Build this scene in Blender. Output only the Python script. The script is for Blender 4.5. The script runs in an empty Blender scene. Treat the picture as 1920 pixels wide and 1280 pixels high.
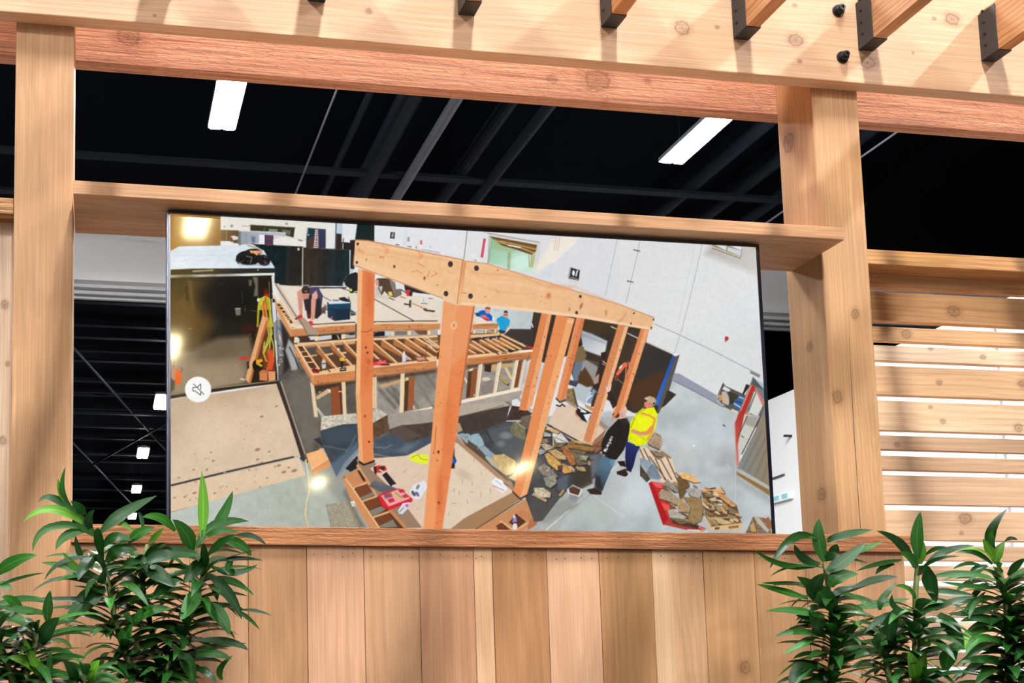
import bpy, bmesh, math, random
import numpy as np
from mathutils import Vector, Matrix

# ------------------------------------------------------------------ camera, light, exposure
scene = bpy.context.scene
CAM = np.array([0.0693, -2.3671, 1.5])
FPX, YAW, PITCH, ROLL, PPX, PPY = 1871.38, 0.1398, 0.0907, -0.0081, 960 - 510.32, 640 + 474.85
def _basis():
    cy, sy, cp, sp, cr, sr = math.cos(YAW), math.sin(YAW), math.cos(PITCH), math.sin(PITCH), math.cos(ROLL), math.sin(ROLL)
    f = np.array([sy*cp, cy*cp, sp]); r = np.array([cy, -sy, 0.0]); u = np.cross(r, f)
    return r*cr + u*sr, -r*sr + u*cr, f
RV, UV, FV = _basis()
cd = bpy.data.cameras.new('camera'); cam = bpy.data.objects.new('camera', cd)
scene.collection.objects.link(cam); scene.camera = cam
cd.sensor_width = 36.0; cd.lens = FPX/1920*36
cd.shift_x = (960-PPX)/1920; cd.shift_y = (PPY-640)/1920
cd.clip_start = 0.05; cd.clip_end = 300
cam.matrix_world = Matrix(((RV[0], UV[0], -FV[0], CAM[0]), (RV[1], UV[1], -FV[1], CAM[1]), (RV[2], UV[2], -FV[2], CAM[2]), (0, 0, 0, 1)))
def at(px, py, Y=None, Z=None, X=None):
    """the point where the ray through a photo pixel meets a wall (X or Y) or a level (Z)"""
    v = RV*(px-PPX)/FPX - UV*(py-PPY)/FPX + FV
    t = (Y-CAM[1])/v[1] if Y is not None else (Z-CAM[2])/v[2] if Z is not None else (X-CAM[0])/v[0]
    return Vector(CAM + v*t)
def proj(P):
    v = P - CAM
    c = v @ FV
    return PPX + FPX*(v @ RV)/c, PPY - FPX*(v @ UV)/c

world = bpy.data.worlds.new('hall_air'); scene.world = world; world.use_nodes = True
WORLD_COL, WORLD_STR = (0.0, 0.0, 0.0, 1), 0.0      # indoors: the lamps give all the light
world.node_tree.nodes['Background'].inputs[0].default_value = WORLD_COL
world.node_tree.nodes['Background'].inputs[1].default_value = WORLD_STR
LAMP = 530.0           # emission of the hall's high-bay lamps
vs = scene.view_settings
vs.view_transform = 'Standard'; vs.look = 'None'; vs.exposure = 0.0; vs.gamma = 1.0; vs.use_curve_mapping = False

# ------------------------------------------------------------------ helpers
C = scene.collection
def lin(c):
    return tuple((v/12.92 if v <= 0.04045 else ((v+0.055)/1.055)**2.4) for v in (x/255 for x in c)) + (1.0,)
def link(o, parent=None):
    C.objects.link(o)
    if parent is not None: o.parent = parent
    return o
def tag(o, label=None, cat=None, group=None, kind=None):
    if label: o['label'] = label
    if cat: o['category'] = cat
    if group: o['group'] = group
    if kind: o['kind'] = kind
    return o
def empty(name, loc=(0, 0, 0), parent=None):
    o = bpy.data.objects.new(name, None); o.location = loc; o.empty_display_size = 0.05
    return link(o, parent)
def mesh_obj(name, verts, faces, mat, parent=None, loc=(0, 0, 0), smooth=False):
    me = bpy.data.meshes.new(name); me.from_pydata([tuple(v) for v in verts], [], faces); me.update()
    if smooth: me.polygons.foreach_set('use_smooth', [True]*len(me.polygons))
    o = bpy.data.objects.new(name, me); o.location = loc
    if mat: me.materials.append(mat)
    return link(o, parent)
def bm_obj(name, bm, mat, parent=None, loc=(0, 0, 0), smooth=False):
    me = bpy.data.meshes.new(name); bm.to_mesh(me); bm.free()
    if smooth: me.polygons.foreach_set('use_smooth', [True]*len(me.polygons))
    o = bpy.data.objects.new(name, me); o.location = loc
    if mat: me.materials.append(mat)
    return link(o, parent)
def bm_box(bm, x0, x1, y0, y1, z0, z1, bev=0.0):
    g = bmesh.ops.create_cube(bm, size=1.0)
    for v in g['verts']:
        v.co = Vector(((x0+x1)/2 + v.co.x*(x1-x0), (y0+y1)/2 + v.co.y*(y1-y0), (z0+z1)/2 + v.co.z*(z1-z0)))
    if bev:
        es = list({e for v in g['verts'] for e in v.link_edges})
        bmesh.ops.bevel(bm, geom=es, offset=bev, segments=2, affect='EDGES', profile=0.6)
def box(name, x0, x1, y0, y1, z0, z1, mat, parent=None, bev=0.0015):
    """a board, origin at its centre"""
    bm = bmesh.new(); c = ((x0+x1)/2, (y0+y1)/2, (z0+z1)/2)
    bm_box(bm, x0-c[0], x1-c[0], y0-c[1], y1-c[1], z0-c[2], z1-c[2], bev)
    return bm_obj(name, bm, mat, parent, c)
def bm_tube(bm, pts, rad, seg=8):
    pts = [Vector(p) for p in pts]; rings = []
    for i, p in enumerate(pts):
        t = (pts[min(i+1, len(pts)-1)] - pts[max(i-1, 0)]).normalized()
        a = t.cross(Vector((0, 0, 1)) if abs(t.z) < 0.9 else Vector((1, 0, 0))).normalized(); b = t.cross(a)
        r = rad[i] if isinstance(rad, (list, tuple)) else rad
        rings.append([bm.verts.new(p + (a*math.cos(k*2*math.pi/seg) + b*math.sin(k*2*math.pi/seg))*r) for k in range(seg)])
    for i in range(len(rings)-1):
        for k in range(seg):
            bm.faces.new((rings[i][k], rings[i][(k+1) % seg], rings[i+1][(k+1) % seg], rings[i+1][k]))
    bm.faces.new(rings[0][::-1]); bm.faces.new(rings[-1])

# ------------------------------------------------------------------ materials
def nodes(name):
    m = bpy.data.materials.new(name); m.use_nodes = True; nt = m.node_tree
    return m, nt, nt.nodes['Principled BSDF']
def plain(name, col, rough=0.6, metal=0.0, emit=None, estr=0.0, spec=0.5, vary=0.0, vscale=8.0):
    m, nt, b = nodes(name)
    b.inputs['Base Color'].default_value = lin(col); b.inputs['Roughness'].default_value = rough
    b.inputs['Metallic'].default_value = metal; b.inputs['Specular IOR Level'].default_value = spec
    if emit: b.inputs['Emission Color'].default_value = lin(emit); b.inputs['Emission Strength'].default_value = estr
    if vary:
        n = nt.nodes.new('ShaderNodeTexNoise'); n.inputs['Scale'].default_value = vscale; n.inputs['Detail'].default_value = 5
        tc = nt.nodes.new('ShaderNodeTexCoord'); nt.links.new(tc.outputs['Object'], n.inputs['Vector'])
        mx = nt.nodes.new('ShaderNodeMix'); mx.data_type = 'RGBA'
        mx.inputs[6].default_value = lin(tuple(max(0, c*(1-vary)) for c in col)); mx.inputs[7].default_value = lin(tuple(min(255, c*(1+vary)) for c in col))
        nt.links.new(n.outputs['Fac'], mx.inputs[0]); nt.links.new(mx.outputs[2], b.inputs['Base Color'])
    return m
def wood(name, axis, light, dark, seed=0, ring=70.0, grain=0.5, knots=(), rough=0.62, blotch=0.35, blotch_col=None, saw=0.0, stripes=None, fine=0.35, bump=0.12):
    """procedural timber: growth rings in the solid, stretched grain, blotches, knots at set places.
    axis: 0, 1, 2 the grain direction in object space; knots: (point, radius)"""
    m, nt, b = nodes(name); N = nt.nodes.new; Lk = nt.links.new
    def math_(op, a, c=None):
        n = N('ShaderNodeMath'); n.operation = op
        for i, v in enumerate((a, c)):
            if v is None: continue
            if isinstance(v, (int, float)): n.inputs[i].default_value = v
            else: Lk(v, n.inputs[i])
        return n.outputs[0]
    def soften(c): g = sum(c)/3; return tuple(min(255, (v*0.965 + g*0.035)*1.02) for v in c)
    light, dark = soften(light), soften(dark)
    rnd = random.Random(seed)
    tc = N('ShaderNodeTexCoord')
    off = N('ShaderNodeVectorMath'); off.operation = 'ADD'; Lk(tc.outputs['Object'], off.inputs[0])
    off.inputs[1].default_value = (rnd.uniform(-9, 9), rnd.uniform(-9, 9), rnd.uniform(-9, 9))
    def stretched(lng, crs, scale, detail=4, dist=0.0):
        mp = N('ShaderNodeMapping'); s = [crs]*3; s[axis] = lng; mp.inputs['Scale'].default_value = s
        Lk(off.outputs[0], mp.inputs['Vector'])
        n = N('ShaderNodeTexNoise'); n.inputs['Scale'].default_value = scale; n.inputs['Detail'].default_value = detail
        n.inputs['Distortion'].default_value = dist; Lk(mp.outputs[0], n.inputs['Vector'])
        return n.outputs['Fac']
    # rings: distance from a pith line running along the grain, bent by low noise
    sep = N('ShaderNodeSeparateXYZ'); Lk(tc.outputs['Object'], sep.inputs[0])
    cr = [i for i in range(3) if i != axis]
    p = math_('ADD', sep.outputs[cr[0]], rnd.uniform(-0.06, 0.06)); q = math_('ADD', sep.outputs[cr[1]], rnd.choice((-1, 1))*rnd.uniform(0.05, 0.14))
    d = math_('SQRT', math_('ADD', math_('MULTIPLY', p, p), math_('MULTIPLY', q, q)))
    wob = stretched(0.8, 3.0, 1.6, 3)
    d = math_('ADD', d, math_('MULTIPLY', wob, 0.10))
    rg = math_('ABSOLUTE', math_('SINE', math_('MULTIPLY', d, ring*math.pi)))
    rg = math_('POWER', rg, 2.0)
    g1 = stretched(1.2, 22, 2.2, 6, 0.4)
    g2 = stretched(3.5, 300, 1.0, 4)
    bl = stretched(1.4, 5, 1.5, 3)
    fac = math_('ADD', math_('MULTIPLY', rg, 0.30), math_('MULTIPLY', g1, 0.95))
    fac = math_('ADD', math_('MULTIPLY', math_('SUBTRACT', fac, 0.62), grain*2.2), 0.5)
    ramp = N('ShaderNodeValToRGB'); Lk(fac, ramp.inputs[0])
    ramp.color_ramp.elements[0].color = lin(dark); ramp.color_ramp.elements[1].color = lin(light)
    ramp.color_ramp.elements[0].position = 0.12; ramp.color_ramp.elements[1].position = 0.85
    col = ramp.outputs[0]
    def mix(f, a, c, mode='MIX'):
        mx = N('ShaderNodeMix'); mx.data_type = 'RGBA'; mx.blend_type = mode
        if isinstance(f, (int, float)): mx.inputs[0].default_value = f
        else: Lk(f, mx.inputs[0])
        for i, v in ((6, a), (7, c)):
            if isinstance(v, tuple): mx.inputs[i].default_value = v
            else: Lk(v, mx.inputs[i])
        return mx.outputs[2]
    bc = lin(blotch_col) if blotch_col else lin(tuple(x*0.72 for x in dark))
    bf = N('ShaderNodeMapRange'); Lk(bl, bf.inputs[0]); bf.inputs[1].default_value = 0.46; bf.inputs[2].default_value = 0.75
    bf.inputs[3].default_value = 0.0; bf.inputs[4].default_value = blotch
    col = mix(bf.outputs[0], col, bc)
    if stripes:   # broad sapwood stripes along the board
        st = stretched(0.25, 9, 1.4, 2)
        sf = N('ShaderNodeMapRange'); Lk(st, sf.inputs[0]); sf.inputs[1].default_value = 0.47; sf.inputs[2].default_value = 0.60
        sf.inputs[4].default_value = 0.75
        col = mix(sf.outputs[0], col, lin(stripes))
    ff = N('ShaderNodeMapRange'); Lk(g2, ff.inputs[0]); ff.inputs[1].default_value = 0.3; ff.inputs[2].default_value = 0.7
    ff.inputs[3].default_value = 1.0 - fine*0.75; ff.inputs[4].default_value = 1.0 + fine*0.3
    vm = N('ShaderNodeVectorMath'); vm.operation = 'SCALE'; Lk(col, vm.inputs[0]); Lk(ff.outputs[0], vm.inputs['Scale'])
    col = vm.outputs[0]
    if knots:
        kn = N('ShaderNodeTexNoise'); kn.inputs['Scale'].default_value = 90; kn.inputs['Detail'].default_value = 4; Lk(tc.outputs['Object'], kn.inputs['Vector'])
        for pt, r in knots:
            sb = N('ShaderNodeVectorMath'); sb.operation = 'SUBTRACT'; Lk(tc.outputs['Object'], sb.inputs[0]); sb.inputs[1].default_value = pt
            sc = N('ShaderNodeVectorMath'); sc.operation = 'MULTIPLY'; Lk(sb.outputs[0], sc.inputs[0])
            s = [1/r]*3; s[axis] = 0.8/r; sc.inputs[1].default_value = s
            ln = N('ShaderNodeVectorMath'); ln.operation = 'LENGTH'; Lk(sc.outputs[0], ln.inputs[0])
            dd = math_('ADD', ln.outputs['Value'], math_('MULTIPLY', math_('SUBTRACT', kn.outputs['Fac'], 0.5), 0.7))
            kr = N('ShaderNodeValToRGB'); e = kr.color_ramp.elements
            e[0].position = 0.0; e[0].color = (0.8,)*3 + (1,); e[1].position = 0.13; e[1].color = (0.38,)*3 + (1,)
            for ps, v in ((0.22, 0.52), (0.31, 0.32), (0.40, 0.50), (0.48, 0.66), (0.56, 0.24), (0.8, 0.10), (1.0, 0.0)):
                k = e.new(ps); k.color = (v, v, v, 1)
            Lk(math_('MULTIPLY', dd, 0.62), kr.inputs[0])
            col = mix(kr.outputs[0], col, lin((100, 60, 38)))
    Lk(col, b.inputs['Base Color'])
    b.inputs['Roughness'].default_value = rough; b.inputs['Specular IOR Level'].default_value = 0.3
    bp = N('ShaderNodeBump'); bp.inputs['Strength'].default_value = bump; bp.inputs['Distance'].default_value = 0.003
    h = math_('ADD', g2, math_('MULTIPLY', g1, 0.6))
    if saw:       # rough-sawn: short ragged cuts across the face and dark torn grain
        sw = stretched(38, 130, 1.0, 3, 0.6)
        tr = N('ShaderNodeMapRange'); Lk(sw, tr.inputs[0]); tr.inputs[1].default_value = 0.55; tr.inputs[2].default_value = 0.68; tr.inputs[4].default_value = saw*0.6
        col2 = mix(tr.outputs[0], col, lin((150, 88, 66)))
        sc2 = stretched(2.0, 120, 1.0, 4, 0.2)
        t3 = N('ShaderNodeMapRange'); Lk(sc2, t3.inputs[0]); t3.inputs[1].default_value = 0.56; t3.inputs[2].default_value = 0.68; t3.inputs[4].default_value = saw*1.1
        col2 = mix(t3.outputs[0], col2, lin((140, 78, 58)))
        Lk(col2, b.inputs['Base Color'])
        h = math_('ADD', h, math_('MULTIPLY', sw, 2.0)); bp.inputs['Strength'].default_value = 0.5
    Lk(h, bp.inputs['Height']); Lk(bp.outputs[0], b.inputs['Normal'])
    return m

# ------------------------------------------------------------------ the hall around the booth
M_black = plain('hall_black', (8, 11, 16), 0.9, spec=0.06)
M_deck = plain('ceiling_deck', (5, 9, 16), 0.9, spec=0.06, vary=0.25, vscale=0.6)
M_steel = plain('painted_steel', (24, 29, 37), 0.6, spec=0.15)
M_pipe = plain('grey_pipe', (86, 88, 94), 0.45)
M_white = plain('hall_white_paint', (232, 231, 230), 0.8)
M_bulk = plain('bulkhead_paint', (236, 233, 230), 0.85, vary=0.03, vscale=0.8)
M_floor = plain('concrete_floor', (92, 88, 85), 0.55, vary=0.12, vscale=0.7)
CZ = 9.6
tag(box('floor', -16, 18.7, -38, 62, -0.1, 0, M_floor, bev=0), kind='structure')
ceil = tag(box('ceiling', -16, 19, -38, 62, CZ, CZ+0.2, M_deck, bev=0), kind='structure')
tag(box('wall_right', 12, 12.3, 3.0, 62, 0, 6.55, M_white, bev=0), kind='structure')
tag(box('wall_right_upper', 18.7, 19.0, -14, 62, 0, CZ, M_black, bev=0), kind='structure')
tag(box('wall_left', -16.3, -16, 3, 62, 0, CZ, M_black, bev=0), kind='structure')
tag(box('wall_far', -16, 18.7, 62, 62.3, 0, CZ, M_black, bev=0), kind='structure')
bulk = tag(box('wall_bulkhead', -16, 18.6, 14.0, 14.5, 8.29, CZ, M_bulk, bev=0), kind='structure')
for dz, dy, col in ((0.0, 0.16, (196, 195, 196)), (0.06, 0.30, (196, 195, 196)), (0.10, 0.42, (196, 195, 196))):
    t = box('track', -16, 18.6, 14.0+dy, 14.06+dy, 8.29-dz-0.06, 8.29-dz, plain('track_paint', col, 0.6), None, 0); M0 = t.matrix_world.copy()
    t.parent = bulk; t.location = Vector(t.location) - Vector(bulk.location)
# steel joists across the hall, ducts and pipes along it
rnd = random.Random(4)
def ceil_part(name, o):
    o.name = name; o.parent = ceil; o.location = Vector(o.location) - Vector(ceil.location); return o
for y in (11.6, 12.9, 17.0, 19.3, 21.0, 23.4, 24.4, 26.0, 29.5, 31.5, 35.8, 40.5, 46.0):
    z = CZ - rnd.uniform(0.35, 0.75)
    ceil_part('joist_chord', box('c', -16, 12.3, y-0.07, y+0.07, z-0.025, z+0.025, M_steel, None, 0))
    if y > 15: ceil_part('joist_chord', box('c', -16, 12.3, y-0.07, y+0.07, CZ-0.16, CZ-0.06, M_steel, None, 0))
for (x, z, r, m, y0, y1) in ((4.62, 9.05, 0.075, M_pipe, 3.2, 13.9), (4.1, 9.25, 0.16, M_steel, 3.2, 13.9), (5.5, 9.3, 0.11, M_steel, 3.2, 13.9), (5.95, 9.15, 0.09, M_steel, 3.2, 13.9),
                          (3.6, 9.35, 0.05, M_steel, 3.2, 13.9), (2.95, 8.85, 0.014, M_pipe, 3.2, 13.9), (9.95, 8.35, 0.014, M_pipe, 3.2, 13.9), (9.3, 9.3, 0.1, M_steel, 3.2, 13.9), (10.2, 9.35, 0.1, M_steel, 3.2, 13.9), (10.9, 9.3, 0.1, M_steel, 3.2, 13.9)):
    bm = bmesh.new(); bm_tube(bm, [(0, y0-(y0+y1)/2, 0), (0, (y1-y0)/2, 0)], r, 12)
    if r == 0.075:
        bm_tube(bm, [(0, -2.6, 0), (0, -2.45, 0)], r*1.3, 12)
    ceil_part('pipe', bm_obj('p', bm, m, None, (x, (y0+y1)/2, z), smooth=False))
for (x0, y0, x1, y1, z) in ((-0.6, 19, 3.4, 33, 8.9), (-1.6, 24, 2.2, 42, 8.9), (3.2, 21, -0.2, 30, 8.7)):
    bm = bmesh.new(); bm_tube(bm, [(x0-(x0+x1)/2, y0-(y0+y1)/2, 0), ((x1-x0)/2, (y1-y0)/2, 0)], 0.035, 8)
    ceil_part('brace', bm_obj('b', bm, M_steel, None, ((x0+x1)/2, (y0+y1)/2, z)))
M_lens = plain('lamp_lens', (255, 255, 255), 0.4, emit=(250, 252, 255), estr=LAMP)
M_lamp = plain('lamp_housing', (150, 152, 156), 0.5)
def lamp(x, y, label, z=8.5, name='high_bay_lamp'):
    e = empty(name, (x, y, z)); tag(e, label, 'ceiling lamp', 'high bay lamps of the hall')
    bm = bmesh.new(); bm_box(bm, -0.18, 0.18, -0.64, 0.64, 0.03, 0.09, 0.01); bm_box(bm, -0.08, 0.08, -0.5, 0.5, 0.09, 0.15, 0.01)
    bm_obj('housing', bm, M_lamp, e)
    for s in (-1, 1):
        box('lens', s*0.085-0.066, s*0.085+0.066, -0.6, 0.6, 0.0, 0.03, M_lens, e, 0.01)
        bm = bmesh.new(); bm_tube(bm, [(s*0.06, s*0.5, 0.14), (s*0.06, s*0.5, CZ-z)], 0.006, 6); bm_obj('hanger_cable', bm, M_steel, e)
    return e
lamp(1.57, 8.98, 'high bay ceiling lamp of two bright strips before the grey bulkhead, over the television')
lamp(7.73, 9.04, 'high bay ceiling lamp with bright strips beside the round duct')
for x, y, w in ((1.56, 21.9, 'first'), (1.34, 27.4, 'second'), (1.35, 33.0, 'third'), (1.38, 38.7, 'fourth')):
    lamp(x, y, w + ' high bay lamp beyond the grey bulkhead, behind the gap beside the television')
for x, y in ((1.5, 3.4), (7.6, 3.4), (-4.6, 3.4), (-4.6, -2.2), (1.5, -2.2), (7.6, -2.2), (-4.6, -7.8), (1.5, -7.8), (7.6, -7.8), (-4.6, 9.0)):
    lamp(x, y, 'high bay ceiling lamp hanging over the aisle around the booth', name='high_bay_lamp_offscreen')
# four more of the same grid, whose mirror images show in the television's glass
for x, y in ((1.5, -12.1), (1.5, -17.9), (7.6, -31.3), (13.7, -28.3)):
    lamp(x, y, 'high bay ceiling lamp mirrored in the glass of the television', name='high_bay_lamp_offscreen')
# fittings on the white wall
e = empty('exit_sign', at(1467, 932, X=11.97)); tag(e, 'small white box sign with pale teal panels on the white hall wall', 'sign')
box('sign_box', -0.04, 0.03, -0.25, 0.25, -0.07, 0.07, plain('sign_white', (236, 240, 240), 0.5), e, 0.01)
for s in (-1, 1): box('sign_panel', -0.047, -0.038, s*0.11-0.07, s*0.11+0.07, -0.04, 0.04, plain('sign_teal', (130, 196, 200), 0.5), e, 0.0)
p = at(1481, 817, X=11.97); tag(box('wall_bracket', 11.86, 12.0, p.y-0.02, p.y+0.02, p.z-0.018, p.z+0.018, plain('bracket_black', (18, 18, 20), 0.6)), 'short black bracket bar sticking out from the white hall wall', 'bracket')
p0, p1 = at(1448, 897, X=11.98), at(1470, 889, X=11.98)
bm = bmesh.new(); bm_tube(bm, [(0, 0, 0), tuple(p1-p0)], 0.018, 6); tag(bm_obj('wall_conduit', bm, M_pipe, None, p0), 'thin grey conduit running along the white hall wall', 'pipe')
for px in (1868,):
    p = at(px, 700, X=11.98)
    bm = bmesh.new(); bm_tube(bm, [(0, 0, 0), (0, 0, 6.5)], 0.05, 8); tag(bm_obj('drain_pipe', bm, plain('pipe_pale', (196, 192, 196), 0.6), None, (11.94, p.y, 0.02)), 'upright pale grey pipe on the white wall behind the slats', 'pipe')

# ------------------------------------------------------------------ booth: pergola frame
XR0, XR1, PD = 2.0033, 2.1433, 0.14
ZB = 3.1265
perg = empty('pergola', (1.0, 0.05, 0)); tag(perg, 'cedar pergola of posts, paired beams and joists in black hangers', 'pergola')
def own(o, par):
    o.parent = par; o.location = Vector(o.location) - Vector(par.location); return o
m_postL = wood('post_cedar_fine', 2, (208, 160, 115), (184, 134, 90), 11, 110, 0.24, fine=0.26, blotch=0.30,
               knots=(((-0.02, -0.07, -0.2), 0.006),))
own(box('post', -0.1408, 0.0, 0.0, PD, 0.0, 3.40, m_postL, None, 0.003), perg)
def on_post(px, py, c): p = at(px, py, Y=0.0); return (p.x-c[0], -0.07, p.z-c[2])
cpr = ((XR0+XR1)/2, 0.07, 1.70)
kk = [(on_post(1570, 744, cpr), 0.016), (on_post(1603, 588, cpr), 0.013)]
ps = at(1479, 268, X=XR0); kk.append(((-0.07, ps.y-0.07, ps.z-1.7), 0.026))
ps = at(1518, 650, X=XR0); kk.append(((-0.07, ps.y-0.07, ps.z-1.7), 0.012))
ps = at(1541, 926, X=XR0); kk.append(((-0.07, ps.y-0.07, ps.z-1.7), 0.017))
m_postR = wood('post_cedar_warm', 2, (210, 162, 114), (186, 136, 90), 23, 110, 0.26, fine=0.26, blotch=0.28, knots=kk)
post2 = own(box('post', XR0, XR1, 0.0, PD, 0.0, 3.40, m_postR, None, 0.004), perg)
# the long drying check in the right post
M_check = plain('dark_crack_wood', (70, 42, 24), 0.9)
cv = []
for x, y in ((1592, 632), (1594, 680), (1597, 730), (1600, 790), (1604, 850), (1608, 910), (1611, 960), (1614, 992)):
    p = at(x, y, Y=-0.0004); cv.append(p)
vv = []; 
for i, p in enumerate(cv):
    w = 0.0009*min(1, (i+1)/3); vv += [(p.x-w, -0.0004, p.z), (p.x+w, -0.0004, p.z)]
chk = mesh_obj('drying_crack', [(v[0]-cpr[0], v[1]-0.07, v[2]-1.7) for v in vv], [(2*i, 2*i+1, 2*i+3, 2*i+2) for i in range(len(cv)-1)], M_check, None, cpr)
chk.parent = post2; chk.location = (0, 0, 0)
# front beam with bolts, rear beam
BX0, BX1 = -1.0, 3.6
cb = ((BX0+BX1)/2, -0.019, ZB+0.1425)
kb = []
for x, y, r in ((1279, 52, 0.022), (1492, 75, 0.021), (1345, 51, 0.006), (1627, 117, 0.021), (1785, 36, 0.020), (1500, 115, 0.006), (1712, 99, 0.004), (691, 21, 0.008), (290, 29, 0.004), (1752, 35, 0.006), (1490, 10, 0.006)):
    p = at(x, y, Y=-0.0375); kb.append(((p.x-cb[0], -0.019, p.z-cb[2]), r))
m_beam = wood('beam_fir', 0, (228, 186, 148), (208, 162, 122), 5, 60, 0.32, fine=0.28, blotch=0.22, blotch_col=(204, 150, 106), knots=kb, rough=0.6)
beam = own(box('front_beam', BX0, BX1, -0.0375, 0.0, ZB, ZB+0.285, m_beam, None, 0.0025), perg)
cr_ = ((BX0+BX1)/2, 0.159, ZB+0.1425)
kr = []
for x, y, r in ((1035, 150, 0.014), (1120, 152, 0.036), (241, 70, 0.03), (1215, 153, 0.01)):
    p = at(x, y, Y=0.14); kr.append(((p.x-cr_[0], -0.019, p.z-cr_[2]), r))
m_red = wood('beam_rough_fir', 0, (226, 172, 136), (202, 138, 106), 9, 80, 0.45, fine=0.7, blotch=0.2, blotch_col=(190, 116, 88), knots=kr, saw=0.62, rough=0.8)
rear = own(box('rear_beam', BX0, BX1, PD, PD+0.0385, ZB+0.004, ZB+0.285, m_red, None, 0.002), perg)
M_iron = plain('black_iron', (26, 26, 28), 0.48, spec=0.4, vary=0.15, vscale=40)
M_ironp = plain('powder_black', (52, 50, 50), 0.5, spec=0.4)
def hexbolt(name, p, par):
    bm = bmesh.new()
    def ring(r, y, n=20, ph=0.0): return [bm.verts.new((r*math.cos(k*2*math.pi/n+ph), y, r*math.sin(k*2*math.pi/n+ph))) for k in range(n)]
    def bridge(a, c2):
        n = len(a)
        for k in range(n): bm.faces.new((a[k], a[(k+1) % n], c2[(k+1) % n], c2[k]))
    prof = [(0.0172, 0.0), (0.0172, -0.003), (0.0160, -0.0042)]
    rs = [ring(r, y) for r, y in prof]
    for a, c2 in zip(rs, rs[1:]): bridge(a, c2)
    bm.faces.new(rs[-1])
    hs = [ring(r, y, 6, 0.3) for r, y in ((0.0132, -0.004), (0.0132, -0.0135), (0.0118, -0.0150))]
    for a, c2 in zip(hs, hs[1:]): bridge(a, c2)
    bm.faces.new(hs[-1])
    ts = [ring(r, y, 12) for r, y in ((0.0086, -0.015), (0.0086, -0.0195), (0.0040, -0.0198), (0.0040, -0.0160))]
    for a, c2 in zip(ts, ts[1:]): bridge(a, c2)
    bm.faces.new(ts[-1])
    bmesh.ops.recalc_face_normals(bm, faces=bm.faces)
    return bm_obj(name, bm, M_iron, par, p)
for px, py in ((1571, 21), (1579, 108)):
    p = at(px, py, Y=-0.0375); hexbolt('bolt', (p.x-beam.location[0]-1.0, -0.0375+0.019, p.z-cb[2]), beam).location = (p.x-cb[0], -0.0375-cb[1], p.z-cb[2])
# joists in their hangers
JX = (0.2, 0.583, 0.979, 1.372, 1.751, 2.123, 2.503, 2.885)
ZJ = 3.2215
cols = (((218, 158, 106), (184, 122, 76)), ((220, 162, 112), (188, 126, 80)), ((220, 166, 118), (186, 130, 88)))
for i, x in enumerate(JX):
    mj = wood('joist_cedar', 1, *cols[i % 3], 40+i, 70, 0.55, fine=0.45, blotch=0.3)
    own(box('joist', x+0.003, x+0.041, -3.9, -0.0385, ZJ+0.0025, ZJ+0.1425, mj, None, 0.002), perg)
    bm = bmesh.new()
    y0, y1 = -0.0376-0.052, -0.0376
    bm_box(bm, x, x+0.0025, y0, y1, ZJ, ZJ+0.135, 0.0006); bm_box(bm, x+0.0415, x+0.044, y0, y1, ZJ, ZJ+0.135, 0.0006)
    bm_box(bm, x+0.0005, x+0.0435, y0, y1, ZJ, ZJ+0.0024, 0.0006)
    bmesh.ops.translate(bm, verts=bm.verts, vec=(-x-0.022, 0.0376, -ZJ))
    hg = own(bm_obj('joist_hanger', bm, M_ironp, None, (x+0.022, -0.0376, ZJ)), perg)
    for k in range(4):
        for s in (0, 1):
            bm = bmesh.new(); bmesh.ops.create_cone(bm, cap_ends=True, segments=8, radius1=0.0042, radius2=0.0030, depth=0.003, matrix=Matrix.Rotation(math.pi/2, 4, 'Y'))
            bm_obj('nail_head', bm, M_iron, hg, ((-0.0232, 0.0232)[s], -0.016, 0.036+0.0335*k))

# ------------------------------------------------------------------ shelf over the television
YS0, YS1, ZS0, ZS1 = -0.0861, 0.119, 2.6533, 2.6870
m_shelf = wood('shelf_cedar', 0, (224, 172, 126), (196, 140, 96), 31, 75, 0.35, fine=0.3, blotch=0.3)
tag(box('shelf_board', 0.0025, XR0-0.0005, YS0, YS1, ZS0, ZS1, m_shelf, None, 0.0018), 'cedar shelf board bridging the two posts above the television', 'shelf')

# ------------------------------------------------------------------ wainscot below
m_sill = wood('sill_cedar', 0, (204, 136, 84), (160, 96, 56), 37, 80, 0.55, fine=0.5, blotch=0.4, blotch_col=(120, 66, 36), saw=0.18)
YP0, YP1, YSL = -0.066, -0.050, -0.0765
wf = empty('wall_wainscot', (1.07, -0.055, 0)); tag(wf, kind='structure')
tag(box('trim_sill', 0.002, XR1, YSL, -0.050, 1.8287, 1.8722, m_sill, None, 0.0018), kind='structure')
bx = [at(x, 1045, Y=YP0).x for x in (131.5, 243, 355, 465, 575, 682, 786, 888, 923, 1025, 1123, 1222, 1318, 1414, 1510, 1603, 1695)]
pc = [((208, 158, 116), (182, 128, 88)), ((212, 162, 120), (190, 138, 96)), ((214, 166, 122), (190, 138, 96)), ((204, 152, 108), (176, 124, 82)), ((222, 172, 134), (202, 148, 110)),
      ((210, 160, 118), (184, 134, 96)), ((210, 156, 116), (186, 130, 92)), ((232, 184, 140), (214, 164, 118)), ((196, 142, 96), (170, 116, 72)), ((226, 176, 138), (206, 154, 114)),
      ((194, 144, 96), (166, 116, 72)), ((214, 168, 126), (190, 140, 96)), ((206, 156, 108), (180, 128, 82)), ((206, 156, 110), (180, 128, 84)), ((204, 154, 108), (178, 126, 84)), ((206, 156, 114), (180, 128, 88))]
M_dark = plain('batten_wood', (176, 128, 86), 0.8)
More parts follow.
